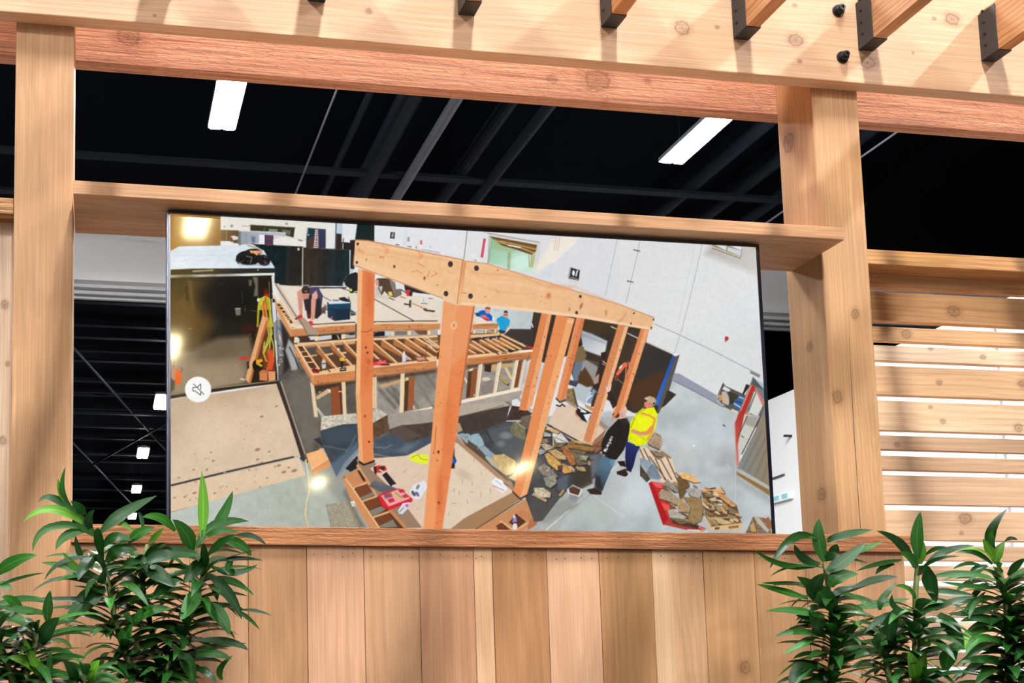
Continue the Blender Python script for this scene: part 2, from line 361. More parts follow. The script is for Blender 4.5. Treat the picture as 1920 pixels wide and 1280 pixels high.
for i in range(len(bx)-1):
    x0, x1 = bx[i]+0.0006, bx[i+1]-0.0006
    kn = ()
    if i == 12: kn = (((0.03, -0.008, at(1315, 1255, Y=YP0).z-0.91), 0.016),)
    if i == 14: kn = (((0.0, -0.008, 0.46), 0.009),)
    mp = wood('plank_cedar', 2, pc[i][0], pc[i][1], 60+i, 60 + 9*(i % 4), 0.34, knots=kn, fine=0.2, blotch=0.40, blotch_col=tuple(c*0.80 for c in pc[i][1]),
              stripes=(230, 190, 148) if i in (11,) else None, rough=0.5)
    o = own(box('plank', x0, x1, YP0 + (0.0006 if i % 2 else 0), YP1, 0.0, 1.8285, mp, None, 0.0012), wf)
own(box('backing_batten', 0.01, XR1-0.01, YP1, YP1+0.012, 1.55, 1.65, M_dark, None, 0), wf)
# brad nails along the head of the planks
nb = bmesh.new(); rn = random.Random(3)
for i in range(4, len(bx)-1):
    for k in range(4 if bx[i+1]-bx[i] > 0.08 else 2):
        x = bx[i] + (bx[i+1]-bx[i])*(0.15 + 0.7*(k+rn.uniform(-0.2, 0.2))/3)
        z = 1.812 + rn.uniform(-0.010, 0.002); bm_box(nb, x-0.0012, x+0.0012, YP0-0.0004, YP0+0.001, z-0.0012, z+0.0012)
o = bm_obj('brad_nails', nb, plain('nail_hole', (96, 60, 36), 0.9), None); o.parent = wf; o.location = -Vector(wf.location); tag(o, kind='stuff')

# ------------------------------------------------------------------ slat screen on the right
scr = empty('slat_screen', (2.9, 0.07, 0)); tag(scr, 'open screen of level cedar slats under a cap rail beside the right post', 'screen')
m_cap = wood('cap_cedar', 0, (222, 166, 104), (190, 128, 72), 51, 80, 0.5, fine=0.5, blotch=0.3)
CX1 = 3.9
own(box('cap_rail', XR1+0.001, CX1, 0.012, 0.115, 2.6389, 2.6805, m_cap, None, 0.002), scr)
m_nail = wood('nailer_cedar', 2, (232, 196, 160), (208, 164, 126), 52, 80, 0.4, fine=0.3, knots=(((0, -0.012, 0.55), 0.006),))
own(box('nailer', XR1+0.0005, XR1+0.0195, 0.046, 0.0695, 0.0, 2.6385, m_nail, None, 0.001), scr)
zpx = [(None, 2.5995), (549, 603), (614, 640), (649, 677), (687, 741), (752, 807), (817, 843), (855, 881), (891, 945), (956, 1012), (1022, 1050), (1060, 1087), (1098, 1157), (1166, 1213), (1223, 1250), (1260, 1300)]
tone = [tuple(tuple(min(255, c*1.03 + 4) for c in q) for q in t) for t in [((210, 158, 104), (182, 128, 80)), ((210, 158, 104), (182, 128, 80)), ((222, 174, 124), (198, 146, 98)), ((238, 206, 172), (218, 180, 142)), ((216, 172, 128), (188, 142, 98)), ((230, 194, 156), (206, 164, 122)),
        ((200, 160, 124), (174, 134, 100)), ((198, 158, 122), (172, 132, 98)), ((212, 172, 136), (188, 146, 110)), ((220, 180, 142), (196, 152, 114))]]
YL0, YL1 = 0.07, 0.089
sk = {1: [(1789, 583, 0.020)], 2: [(1700, 626, 0.014)], 3: [(1745, 652, 0.008), (1843, 669, 0.008)], 4: [(1761, 717, 0.008), (1916, 720, 0.012)], 5: [(1768, 790, 0.008), (1745, 763, 0.006), (1910, 802, 0.013)], 6: [(1682, 833, 0.008)], 9: [(1810, 972, 0.018), (1803, 999, 0.006)]}
zl = None
for i, (a, c) in enumerate(zpx):
    z1 = 2.6384 if a is None else at(1700, a, Y=YL0).z; z0 = c if a is None else at(1700, c, Y=YL0).z
    cc = ((XR1+0.0015+CX1)/2, (YL0+YL1)/2, (z0+z1)/2)
    kn = [((at(x, y, Y=YL0).x-cc[0], -0.0095, at(x, y, Y=YL0).z-cc[2]), r) for x, y, r in sk.get(i, ())]
    tn = tone[i] if i < len(tone) else tone[4 + i % 6]
    ms = wood('slat_cedar', 0, tn[0], tn[1], 80+i, 70, 0.40, knots=kn, fine=0.26, blotch=0.3, rough=0.6)
    own(box('slat', XR1+0.0015, CX1, YL0, YL1, z0, z1, ms, None, 0.0012), scr)
    zl = z0
k = 0
while zl > 0.12:
    h = (0.089, 0.04)[k % 2]; z1 = zl - 0.016; zl = z1 - h; k += 1
    own(box('slat', XR1+0.0015, CX1, YL0, YL1, zl, z1, ms, None, 0.0012), scr)
own(box('post', 3.42, 3.56, 0.091, 0.231, 0, 3.1, m_postR, None, 0.003), scr)
# left neighbour: boarded screen with its own cap rail
ls = empty('board_screen', (-0.5, 0.06, 0)); tag(ls, 'pale upright cedar boards under a cap rail beside the left post', 'screen')
own(box('cap_rail', -1.6, -0.142, 0.004, 0.10, 2.6389, 2.6790, wood('cap_rough', 0, (214, 160, 106), (150, 98, 56), 54, 60, 0.8, fine=0.6, saw=0.3), None, 0.002), ls)
for k in range(8):
    x1 = -0.1425 - 0.142*k
    kz = tuple(((at(px, py, Y=0.05).x-(x1-0.07), -0.009, at(px, py, Y=0.05).z-1.3192), r) for px, py, r in ((9, 571, 0.010), (14, 682, 0.006), (5, 826, 0.009))) if k == 0 else ()
    own(box('plank', x1-0.140, x1, 0.05, 0.068, 0, 2.6384, wood('plank_pale', 2, (240, 212, 180), (222, 182, 146), 150+k, 50, 0.4, fine=0.3, blotch=0.3, knots=kz), None, 0.0012), ls)

# ------------------------------------------------------------------ the television and the picture on its screen
# The picture is flat print: it is drawn here stroke by stroke and stored as colours on the screen's surface.
PX0, PY0, PW, PH = 310, 386, 1150, 700
CV = np.zeros((PH, PW, 3), np.float32)
_f = [0.0, 0.0, 1.0]
rs = np.random.RandomState(5)
def F(x0, y0, s): _f[:] = [x0, y0, s]
def _pts(p):
    if isinstance(p, str): p = [tuple(map(float, q.split(','))) for q in p.split()]
    return np.array([(_f[0]+u/_f[2]-PX0, _f[1]+v/_f[2]-PY0) for u, v in p], np.float32)
def _win(x0, y0, x1, y1):
    x0, y0 = max(0, int(x0)-1), max(0, int(y0)-1); x1, y1 = min(PW, int(x1)+2), min(PH, int(y1)+2)
    if x1 <= x0 or y1 <= y0: return None
    gx, gy = np.meshgrid(np.arange(x0, x1)+0.5, np.arange(y0, y1)+0.5)
    return x0, y0, x1, y1, gx.astype(np.float32), gy.astype(np.float32)
def _seg(gx, gy, a, b):
    d = b-a; L = float(d@d) + 1e-9
    t = np.clip(((gx-a[0])*d[0] + (gy-a[1])*d[1])/L, 0, 1)
    return np.hypot(gx-a[0]-t*d[0], gy-a[1]-t*d[1])
def _put(w, cov, col, a):
    x0, y0, x1, y1 = w[:4]; c = np.asarray(col, np.float32)
    k = (cov*a)[..., None]; CV[y0:y1, x0:x1] = CV[y0:y1, x0:x1]*(1-k) + c*k
def _val(h, w, sc):
    gh, gw = max(2, int(h/sc)+2), max(2, int(w/sc)+2); g = rs.rand(gh, gw).astype(np.float32)
    yy = np.linspace(0, gh-1.001, h); xx = np.linspace(0, gw-1.001, w); yi, xi = yy.astype(int), xx.astype(int)
    fy, fx = (yy-yi)[:, None], (xx-xi)[None]; fy = fy*fy*(3-2*fy); fx = fx*fx*(3-2*fx)
    return g[yi][:, xi]*(1-fy)*(1-fx) + g[yi+1][:, xi]*fy*(1-fx) + g[yi][:, xi+1]*(1-fy)*fx + g[yi+1][:, xi+1]*fy*fx
def P(p, col, a=1.0, soft=1.0, g=None, nz=0.0, ns=6):
    """filled polygon; g=(colour2, from, to) grades towards a second colour; nz, ns speckle"""
    q = _pts(p); m = soft*2
    w = _win(q[:, 0].min()-m, q[:, 1].min()-m, q[:, 0].max()+m, q[:, 1].max()+m)
    if w is None: return
    gx, gy = w[4], w[5]; ins = np.zeros(gx.shape, bool); dist = np.full(gx.shape, 1e9, np.float32)
    for i in range(len(q)):
        A, B = q[i], q[(i+1) % len(q)]
        dist = np.minimum(dist, _seg(gx, gy, A, B))
        if A[1] != B[1]:
            ins ^= ((A[1] > gy) != (B[1] > gy)) & (gx < (B[0]-A[0])*(gy-A[1])/(B[1]-A[1]) + A[0])
    cov = np.clip(0.5 + np.where(ins, dist, -dist)/soft, 0, 1)
    c = np.asarray(col, np.float32)
    if g is not None:
        c2, pa, pb = g; qa, qb = _pts([pa, pb]); d = qb-qa
        t = np.clip(((gx-qa[0])*d[0] + (gy-qa[1])*d[1])/(float(d@d)+1e-9), 0, 1)[..., None]
        c = c*(1-t) + np.asarray(c2, np.float32)*t
    if nz:
        n = _val(gx.shape[0], gx.shape[1], ns)*0.6 + _val(gx.shape[0], gx.shape[1], max(1.5, ns/3))*0.4
        c = c*(1 + nz*(n-0.5)*2)[..., None]
    _put(w, cov, c, a)
def L(p, wd, col, a=1.0, soft=1.0):
    q = _pts(p); wd = wd/_f[2]/2; m = wd+soft+1
    w = _win(q[:, 0].min()-m, q[:, 1].min()-m, q[:, 0].max()+m, q[:, 1].max()+m)
    if w is None: return
    d = np.full(w[4].shape, 1e9, np.float32)
    for A, B in zip(q[:-1], q[1:]): d = np.minimum(d, _seg(w[4], w[5], A, B))
    _put(w, np.clip(0.5 + (wd-d)/soft, 0, 1)*min(1.0, max(0.35, wd*2)), col, a)
def E(cx, cy, rx, ry, col, a=1.0, soft=None, rot=0.0):
    (c,) = _pts([(cx, cy)]); rx, ry = rx/_f[2], ry/_f[2]; m = max(rx, ry)*1.7+2
    w = _win(c[0]-m, c[1]-m, c[0]+m, c[1]+m)
    if w is None: return
    dx, dy = w[4]-c[0], w[5]-c[1]; ca, sa = math.cos(rot), math.sin(rot)
    r = np.hypot((dx*ca+dy*sa)/rx, (-dx*sa+dy*ca)/ry)
    if soft is None: cov = np.clip(0.5 + (1-r)*min(rx, ry), 0, 1)
    else: cov = np.clip((1+soft/2-r)/soft, 0, 1); cov = cov*cov*(3-2*cov)
    _put(w, cov, col, a)
def S(x0, y0, x1, y1, n, cols, r0, r1, a=0.8, seed=1):
    """loose specks"""
    rd = random.Random(seed)
    for _ in range(n):
        r = rd.uniform(r0, r1); E(rd.uniform(x0, x1), rd.uniform(y0, y1), r*rd.uniform(0.7, 1.8), r, rd.choice(cols), a, None, rd.uniform(-1, 1))
def board(p, col, seed=0, dk=0.10, n=6, knots=0, kcol=None):
    """a timber face: p is a quad (a,b,c,d), grain runs from side ad to side bc"""
    q = [tuple(map(float, s.split(','))) for s in p.split()]
    P(p, col)
    rd = random.Random(seed); a, b_, c, d = q[0], q[1], q[2], q[3]
    lp = lambda s, t, k: (s[0]+(t[0]-s[0])*k, s[1]+(t[1]-s[1])*k)
    for i in range(n):
        v = rd.uniform(0.08, 0.92); u0, u1 = sorted((rd.random(), rd.random())); e0, e1 = lp(a, d, v), lp(b_, c, v)
        f = 1 - dk*rd.uniform(0.4, 1.4) if rd.random() < 0.65 else 1 + dk*0.5
        L([lp(e0, e1, u0), lp(e0, e1, (u0+u1)/2), lp(e0, e1, u1)], _f[2]*rd.uniform(1.0, 3.5), tuple(min(255, x*f) for x in col), 0.6, 2.0)
    for i in range(knots):
        v, u = rd.uniform(0.2, 0.8), rd.random(); e = lp(lp(a, d, v), lp(b_, c, v), u)
        E(e[0], e[1], _f[2]*rd.uniform(0.8, 1.5), _f[2]*rd.uniform(0.8, 1.6), kcol or tuple(x*0.5 for x in col), 0.75, 1.0)
def slabs(area, n, cols, w0, w1, seed, tilt=0.6):
    """a heap of split stone slabs: lit faces, dark undersides"""
    rd = random.Random(seed); q = [tuple(map(float, t.split(','))) for t in area.split()]
    k = 0
    while k < n:
        x = rd.uniform(min(p[0] for p in q), max(p[0] for p in q)); y = rd.uniform(min(p[1] for p in q), max(p[1] for p in q)); c = False
        for i in range(len(q)):
            A, B = q[i], q[i-1]
            if (A[1] > y) != (B[1] > y) and x < (B[0]-A[0])*(y-A[1])/(B[1]-A[1])+A[0]: c = not c
        if not c: continue
        k += 1; w = rd.uniform(w0, w1); h = w*rd.uniform(0.2, 0.45); an = tilt + rd.uniform(-0.5, 0.5); ca, sa = math.cos(an), math.sin(an)
        pts = [(x + a*w*ca - b*h*sa, y + a*w*sa + b*h*ca) for a, b in [(-1, rd.uniform(-.5, .3)), (-0.4, -1), (0.5, -0.8), (1, rd.uniform(-.4, .4)), (0.4, 0.8), (-0.5, 0.9)]]
        col = rd.choice(cols); P([(u+w*0.10, v+w*0.22) for u, v in pts], (46, 38, 30), 0.85, 1.6); P(pts, col, nz=0.16, ns=3)
        L(pts[:3], _f[2]*0.9, tuple(min(255, t*1.18) for t in col), 0.7); L(pts[3:6], _f[2]*1.1, tuple(t*0.55 for t in col), 0.7)
ORG, ORGL = (226, 138, 88), (240, 172, 118)
FIR, FIRD = (236, 186, 142), (198, 128, 82)
CRM = (232, 206, 172)

# --- room: long white wall, floor
F(0, 0, 1)
P('300,380 1470,380 1470,1100 300,1100', (168, 172, 170), nz=0.04, ns=20); P('300,380 1470,380 1470,780 300,780', (214, 215, 216), g=((224, 224, 222), (1430, 470), (700, 430)), nz=0.012, ns=30)
P('1000,1100 1100,880 1220,760 1262,700 1470,812 1470,1100', (172, 178, 178), g=((186, 192, 194), (1100, 990), (1330, 800)), nz=0.09, ns=44)
P('1350,470 1460,520 1460,640 1420,600', (226, 228, 230), 0.5, 40)
E(1330, 560, 90, 80, (226, 228, 230), 0.35, 1.0)
F(1150, 420, 6.4)
L('50,180 -10,470', 5, (170, 172, 174)); L('320,190 280,400 150,950', 7, (140, 144, 146), 0.8); L('245,308 315,325', 16, (110, 114, 118)); L('168,682 235,697', 16, (112, 116, 120))
L('985,235 860,800 780,1200', 5, (176, 178, 180), 0.8); L('1070,235 940,800 820,1280', 9, (168, 172, 178), 0.9)
P('1170,240 1560,250 1720,265 1735,600 1640,580 1100,360', (176, 170, 162), 0.85, 14, g=((196, 192, 188), (1200, 300), (1650, 560)))
P('1180,245 1550,255 1530,410 1180,285', (150, 140, 122)); P('1215,245 1365,250 1345,315', (214, 214, 222)); P('1372,250 1545,258 1535,315', (222, 222, 228)); P('1372,275 1535,320 1525,385 1370,320', (204, 206, 212))
L('1180,270 1525,400', 14, (206, 196, 176)); L('1190,290 1525,412', 7, (116, 100, 78)); L('1360,255 1350,325', 10, (190, 186, 180)); P('1600,258 1720,262 1715,300', (196, 160, 70), 0.7, 5)
# left part of the far wall
F(310, 380, 6.4)
P('640,140 1930,210 1930,560 640,520', (226, 222, 212), nz=0.01)
for x, y0, y1 in ((1050, 182, 268), (1185, 190, 268), (1330, 195, 272), (1425, 205, 290)): L([(x, y0), (x-3, y1)], 4, (178, 172, 164), 0.9)
P('660,325 885,332 885,515 660,470', (124, 100, 60), 0.95, 2, g=((92, 66, 40), (660, 400), (880, 400))); P('658,458 770,462 885,492 885,515 658,515', (226, 226, 220)); L('735,330 732,450', 6, (190, 170, 130))
P('785,400 830,395 875,410 870,470 800,490 820,450', (214, 208, 200)); P('815,450 870,440 865,480 820,485', (80, 70, 62)); P('780,262 812,262 812,293 780,293', (148, 152, 156)); P('1440,237 1472,237 1472,266 1440,266', (156, 160, 166)); L('920,278 1010,284', 6, (150, 120, 110)); E(710, 285, 6, 8, (90, 80, 70))
P('1020,265 1555,297 1540,418 1440,390 1440,365 1020,345', (60, 58, 44)); L('1020,268 1555,300', 12, (92, 78, 52)); P('1240,312 1350,318 1345,348 1240,345', (132, 138, 116)); P('1398,322 1505,332 1500,396 1400,350', (104, 110, 88)); L('1200,300 1180,340', 8, (110, 112, 92))
P('878,340 1440,362 1450,400 1430,460 880,506', (152, 158, 164), g=((176, 182, 186), (950, 400), (1300, 400))); P('876,340 906,336 906,508 880,508', (108, 114, 124)); L('885,335 1442,362', 12, (206, 210, 214)); P('1035,402 1080,410 1085,470 1050,492 1030,440', (98, 112, 148), 0.9, 3); L('970,370 970,500', 5, (120, 128, 138)); P('1075,430 1095,432 1090,470 1070,468', (190, 140, 140), 0.7)
P('1125,382 1190,385 1190,500 1125,496', (228, 228, 236)); P('1190,385 1298,392 1298,506 1190,500', (92, 62, 86)); P('1298,392 1422,398 1422,445 1298,442', (212, 204, 206)); L('1420,398 1420,440', 8, (90, 86, 88)); P('1296,440 1422,400 1742,465 1746,532 1296,508', (228, 226, 218)); L('1600,448 1640,455', 14, (110, 110, 112)); L('1440,405 1740,468', 5, (180, 178, 172))
P('1702,302 1925,316 1925,548 1690,536', (60, 66, 90), g=((50, 54, 76), (1840, 320), (1840, 540))); P('1702,302 1805,308 1780,420 1690,450', (34, 58, 68)); P('1690,450 1780,400 1780,538 1688,532', (74, 60, 50)); E(1715, 385, 12, 10, (190, 196, 196)); L('1706,310 1706,360', 8, (214, 220, 214))
L('1806,318 1786,536', 9, (226, 170, 160)); L('1824,318 1834,538', 8, (200, 130, 112))
for k in range(10): L([(1802-1.8*k, 335+22*k), (1826+0.8*k, 336+22*k)], 11, (238, 214, 200))
# dark drapes
P('1050,498 1655,530 1650,1005 1400,1005 1310,960 1310,780 1150,560', (26, 40, 42), g=((40, 36, 30), (1380, 800), (1500, 820)), nz=0.25, ns=10)
P('1655,535 1925,550 1925,1005 1650,1005', (58, 48, 38), g=((34, 44, 44), (1700, 700), (1920, 700)), nz=0.2, ns=8)
for x, c in ((1480, (54, 66, 66)), (1430, (20, 30, 32)), (1590, (48, 42, 36)), (1740, (72, 60, 46)), (1850, (30, 40, 40))): L([(x, 545), (x-20, 990)], 26, c, 0.45, 5)
L('1648,522 1645,1000', 12, (188, 184, 172)); P('1588,542 1610,544 1608,572 1586,570', (224, 220, 206)); L('1030,495 1650,528', 7, (70, 50, 50)); L('1400,1002 1640,998', 9, (206, 200, 190)); L('1640,990 1925,1000', 9, (200, 196, 190)); L('1410,1020 1640,1018 1925,1022', 16, (58, 46, 40))
F(580, 380, 6.4)
P('310,235 575,245 575,560 300,555', (222, 224, 226)); P('320,240 400,240 395,370 330,370', (186, 200, 214)); P('322,368 388,374 388,560 308,555', (54, 46, 38)); L('322,240 312,555', 14, (88, 98, 104)); P('385,470 500,480 500,570 385,560', (40, 42, 40)); L('408,430 404,560', 12, (70, 66, 62)); L('404,490 402,560', 8, (224, 224, 220)); L('575,250 570,420', 8, (150, 156, 160))
P('575,248 785,262 775,560 545,470', (24, 44, 46), g=((34, 40, 36), (600, 300), (760, 400))); L('745,262 742,430', 6, (60, 84, 84), 0.7); P('488,448 550,445 540,800 490,790', (44, 40, 38)); P('485,560 496,562 492,800 478,790', (196, 204, 206)); P('478,790 530,800 520,860 475,850', (180, 196, 206))
P('0,548 480,566 482,850 400,930 410,1000 0,1000', (30, 42, 44), g=((50, 42, 34), (300, 700), (60, 700)), nz=0.2, ns=8)
for x, c in ((90, (60, 50, 38)), (190, (24, 30, 30)), (290, (46, 62, 64)), (380, (26, 44, 46)), (440, (40, 60, 60))): L([(x, 570), (x-8, 985)], 30, c, 0.5, 6)
L('0,545 490,566', 8, (78, 62, 58)); L('20,1000 440,1005', 8, (206, 202, 196)); L('20,1018 440,1020', 16, (52, 46, 42))
P('782,262 1925,330 1925,720 782,560', (222, 223, 226), nz=0.008)
L('1895,330 1855,665', 10, (112, 122, 126)); L('985,280 960,480', 4, (196, 198, 204)); P('1140,330 1175,332 1165,520 1125,512', (206, 208, 224), 0.7, 4); P('975,352 1028,356 1022,432 968,425', (36, 36, 38)); L('995,370 990,410', 10, (220, 220, 222)); L('1010,365 1005,415', 8, (214, 214, 216)); L('1480,330 1465,520', 4, (204, 206, 210))
P('1178,410 1205,412 1202,466 1175,464', (150, 152, 158)); P('1330,450 1358,452 1354,500 1327,498', (196, 96, 100)); L('1332,475 1356,476', 5, (240, 220, 220)); E(1455, 530, 10, 14, (186, 192, 204)); L('1040,500 1075,506', 14, (110, 104, 100)); L('1185,522 1222,530', 12, (110, 104, 100)); L('1280,520 1285,548', 8, (90, 70, 60)); L('1350,560 1560,598', 5, (80, 70, 66))
F(860, 400, 6.4)
P('-10,190 1930,290 1930,1100 -10,560', (214, 215, 218), g=((222, 222, 222), (900, 500), (100, 300)), nz=0.008)
L('105,200 62,548', 9, (120, 126, 128)); L('150,205 140,480', 4, (196, 196, 196)); P('298,302 326,306 292,530 264,522', (196, 40, 66)); L('312,320 280,515', 7, (236, 180, 190), 0.7); L('190,560 210,568', 10, (130, 120, 120))
P('350,240 985,345 960,640 900,720 350,600', (208, 206, 200)); L('355,238 970,348', 7, (110, 108, 104)); L('375,270 350,600', 8, (128, 132, 124)); P('370,272 940,378 905,690 880,720 360,598', (156, 196, 166), g=((192, 224, 206), (500, 400), (720, 650)))
P('370,272 940,378 930,450 880,500 700,440 520,390 410,310', (120, 92, 52)); P('410,310 520,390 700,445 620,470 400,420', (158, 180, 140), 0.9, 6); L('430,320 600,380 740,410 920,485', 14, (190, 160, 112)); L('500,330 930,430', 12, (196, 158, 104)); L('600,382 740,408', 14, (242, 240, 224)); L('420,290 935,385', 10, (86, 66, 38)); L('520,370 860,470', 8, (70, 52, 34))
L('608,480 600,655', 30, (138, 152, 108), 0.9, 5); E(740, 590, 110, 90, (206, 236, 222), 0.7, 1.0); P('870,495 920,500 890,665 845,660', (182, 178, 132)); L('846,500 845,640', 6, (110, 110, 80)); L('845,645 890,660', 8, (240, 240, 230)); L('410,280 360,590', 6, (120, 130, 104), 0.8)
L('300,225 350,235', 8, (170, 170, 172))
P('1180,265 1450,285 1120,600 960,700 900,690 1020,480', (240, 228, 212), 0.85, 10); L('1450,285 1130,585', 8, (246, 236, 222), 0.9, 3)
for x in (1170, 1195, 1220): L([(x, 265), (x-28, 445)], 8, (204, 184, 162))
L('1905,310 1760,990', 6, (160, 164, 166)); L('1120,600 1095,770', 5, (190, 192, 200)); P('1030,650 1120,600 1090,780 990,740', (204, 210, 220), 0.7, 6)
P('1335,645 1365,650 1340,790 1310,780', (150, 150, 150)); P('1352,650 1456,682 1440,806 1330,780', (44, 44, 44)); E(1378, 715, 16, 34, (232, 232, 232)); E(1424, 690, 10, 9, (230, 230, 230)); L('1420,700 1410,750', 16, (228, 228, 228)); L('1350,765 1430,790', 8, (190, 190, 190)); P('1335,790 1440,810 1400,850 1340,815', (190, 190, 192), 0.5, 8)

# --- trailer at the left
F(310, 380, 6.4)
P('0,100 662,148 662,530 0,620', (176, 132, 62), g=((150, 112, 54), (100, 300), (640, 300)), nz=0.03, ns=14)  # gold tint of lamp glare on the glass, painted into the picture
P('60,118 100,120 60,560 40,570', (150, 112, 56), 0.8, 8)
P('165,522 700,512 1000,514 1110,548 1180,570 1316,782 720,786 330,792 62,802 62,580', (212, 222, 230), g=((228, 234, 238), (300, 560), (250, 780)), nz=0.02, ns=12)
for y in (575, 630, 690): L([(90, y+10), (500, y), (900, y+4)], 8, (190, 204, 218), 0.5, 3)
L('120,700 200,670 330,640', 8, (240, 244, 246), 0.8); L('150,740 230,715 320,690', 8, (240, 246, 248), 0.8); L('660,600 860,560', 10, (236, 240, 242), 0.6, 3)
P('62,802 330,789 1316,784 1316,838 62,858', (82, 70, 32), g=((44, 48, 46), (500, 820), (900, 820))); L('330,822 575,810', 20, (140, 128, 90), 0.8)
for k in range(12): L([(335+20*k, 816-k), (345+20*k, 826-k)], 7, (210, 204, 176))
E(1112, 806, 7, 8, (226, 226, 220)); L('62,862 1300,842', 10, (70, 66, 50))
P('60,872 1290,842 1312,840 1312,872 60,902', (222, 226, 220)); L('60,905 1280,874', 9, (72, 66, 50))
F(0, 0, 1)
P('318,522 509,516 521,716 318,748', (38, 33, 22), nz=0.15, ns=10)
P('318,522 400,519 405,600 372,660 318,690', (96, 74, 34), 0.9, 24); E(335, 590, 34, 60, (122, 94, 44), 0.7, 1.2); E(350, 545, 24, 30, (84, 72, 34), 0.7, 1.0)  # brown haze of the reflected lamp, painted over the trailer interior
F(310, 560, 6.4)
P('60,640 330,610 640,470 1010,440 1090,700 960,960 1010,1010 560,1090 60,1170', (150, 131, 106), 1, 12, g=((112, 98, 78), (500, 900), (620, 500)), nz=0.06, ns=16)
P('380,520 700,490 860,640 700,760 380,780', (104, 90, 68), 0.6, 22); P('60,780 900,740 960,960 560,1080 60,1160', (160, 142, 116), 0.6, 20)
L('275,362 320,355', 7, (190, 150, 70))
F(310, 380, 6.4)
P('270,920 320,940 350,1280 310,1280', (122, 98, 56), 0.7, 6); P('150,1180 240,1100 300,1280 140,1280', (116, 92, 50), 0.7, 8); L('250,1010 265,1160', 16, (60, 52, 28), 0.8, 4)
E(720, 1150, 300, 260, (20, 19, 15), 0.85, 0.9); P('1048,890 1110,890 1115,1120 1060,1120 1080,1000', (118, 116, 100), 0.9, 3); P('1000,920 1040,930 1030,1000 1005,990', (120, 120, 100), 0.8, 3); L('1110,890 1115,1230', 10, (70, 62, 46)); L('1245,950 1250,1150', 6, (200, 196, 180)); E(1210, 1090, 30, 60, (110, 34, 26), 0.9, 0.8); L('920,1060 925,1200', 8, (60, 62, 56)); L('1100,900 1240,900 1240,1180', 10, (58, 46, 34), 0.6, 4); L('640,970 700,965', 12, (56, 46, 32))
E(1000, 660, 150, 88, (26, 28, 30)); E(1180, 690, 80, 66, (34, 34, 36), 1, None, 0.4); E(1060, 590, 100, 40, (40, 36, 34)); L('900,610 860,650 850,690 880,730', 14, (24, 26, 26)); E(940, 690, 50, 46, (14, 16, 18)); P('1010,570 1060,575 1150,572 1165,610 1100,630 1050,600 1030,610', (232, 168, 96)); P('1085,580 1150,575 1160,610 1120,620', (226, 150, 130)); L('970,640 1040,655 1020,720', 10, (130, 120, 100)); L('990,510 1110,545', 22, (176, 170, 160)); L('900,745 1250,745', 14, (120, 122, 124), 0.6, 3); S(900, 600, 1230, 740, 26, [(12, 14, 16), (70, 72, 72), (96, 90, 84)], 5, 13, 0.8, 3)
F(310, 560, 6.4)
P('835,115 905,112 905,195 848,200', (112, 112, 100)); E(870, 116, 36, 8, (150, 150, 140)); P('900,330 1060,300 1090,360 1010,410 900,390', (84, 30, 26), 0.6, 10); L('1030,140 1100,150', 10, (84, 76, 60)); L('955,105 955,150', 8, (96, 96, 88))
P('1120,300 1230,300 1300,700 1300,860 1080,860 1050,700', (120, 70, 30), 0.8, 10)
for i, (x0, x1, x2) in enumerate(((1130, 1115, 1105), (1150, 1170, 1190), (1200, 1240, 1270), (1220, 1256, 1288), (1180, 1200, 1240), (1140, 1125, 1110), (1235, 1262, 1250))):
    L([(x0, 0), (x1, 110), (x2, 330)], 17, ((186, 176, 62), (206, 196, 84), (160, 150, 44))[i % 3])
F(310, 380, 6.4)
for x0, x1 in ((1190, 1118), (1195, 1140), (1200, 1160), (1205, 1225), (1210, 1245), (1215, 1262)): L([(x0, 1125), ((x0+x1)/2 + (x1-x0)*0.3, 1160), (x1, 1280)], 15, ((196, 188, 74), (168, 158, 48))[x1 % 2])
L('1185,1180 1180,1280', 16, (226, 96, 44)); L('1200,1180 1215,1280', 12, (216, 84, 40)); P('1195,1090 1240,1095 1240,1130 1200,1125', (190, 40, 36)); E(1115, 1165, 14, 22, (220, 220, 210))
F(310, 560, 6.4)
for x0, y0, x1, y1, x2, y2 in ((1230, 230, 1265, 420, 1250, 600), (1260, 230, 1280, 420, 1190, 640), (1210, 250, 1245, 440, 1180, 640), (1190, 520, 1175, 640, 1210, 745), (1260, 430, 1300, 560, 1300, 700)): L([(x0, y0), (x1, y1), (x2, y2)], 16, (188, 180, 76))
P('1180,60 1215,200 1240,300 1190,420 1170,200', (222, 92, 44), 0.8, 6)
for a, b in ((1230, 1260), (1250, 1280), (1275, 1300)): L([(a, 620), (b, 740), (a-10, 850)], 16, (232, 104, 50))
L('1220,745 1270,765 1300,700', 14, (226, 120, 70)); P('1215,640 1300,610 1305,860 1230,840', (206, 78, 42), 0.75, 8)
P('1165,195 1222,234 1228,262 1025,1010 1002,1012 960,960', (222, 164, 116)); P('1222,234 1228,262 1025,1010 1000,1010 1050,820 1150,440', (176, 112, 70)); S(1000, 300, 1180, 900, 9, [(150, 90, 56)], 4, 8, 0.8, 4)
P('884,712 1016,688 1000,722 890,738', (206, 58, 48)); E(1110, 800, 66, 76, (28, 24, 20)); P('1085,730 1160,722 1168,752 1130,772 1172,800 1150,818 1090,782', (222, 158, 36)); E(1120, 880, 60, 40, (40, 34, 28), 0.9, 0.6); P('975,760 1000,740 1010,830 980,850', (70, 56, 40))
P('1128,876 1160,852 1228,862 1226,985 1132,978', (204, 124, 82)); P('1232,868 1320,872 1322,975 1240,988', (226, 150, 104)); L('1135,880 1225,880', 10, (170, 92, 58)); L('905,960 950,970', 16, (206, 206, 196))
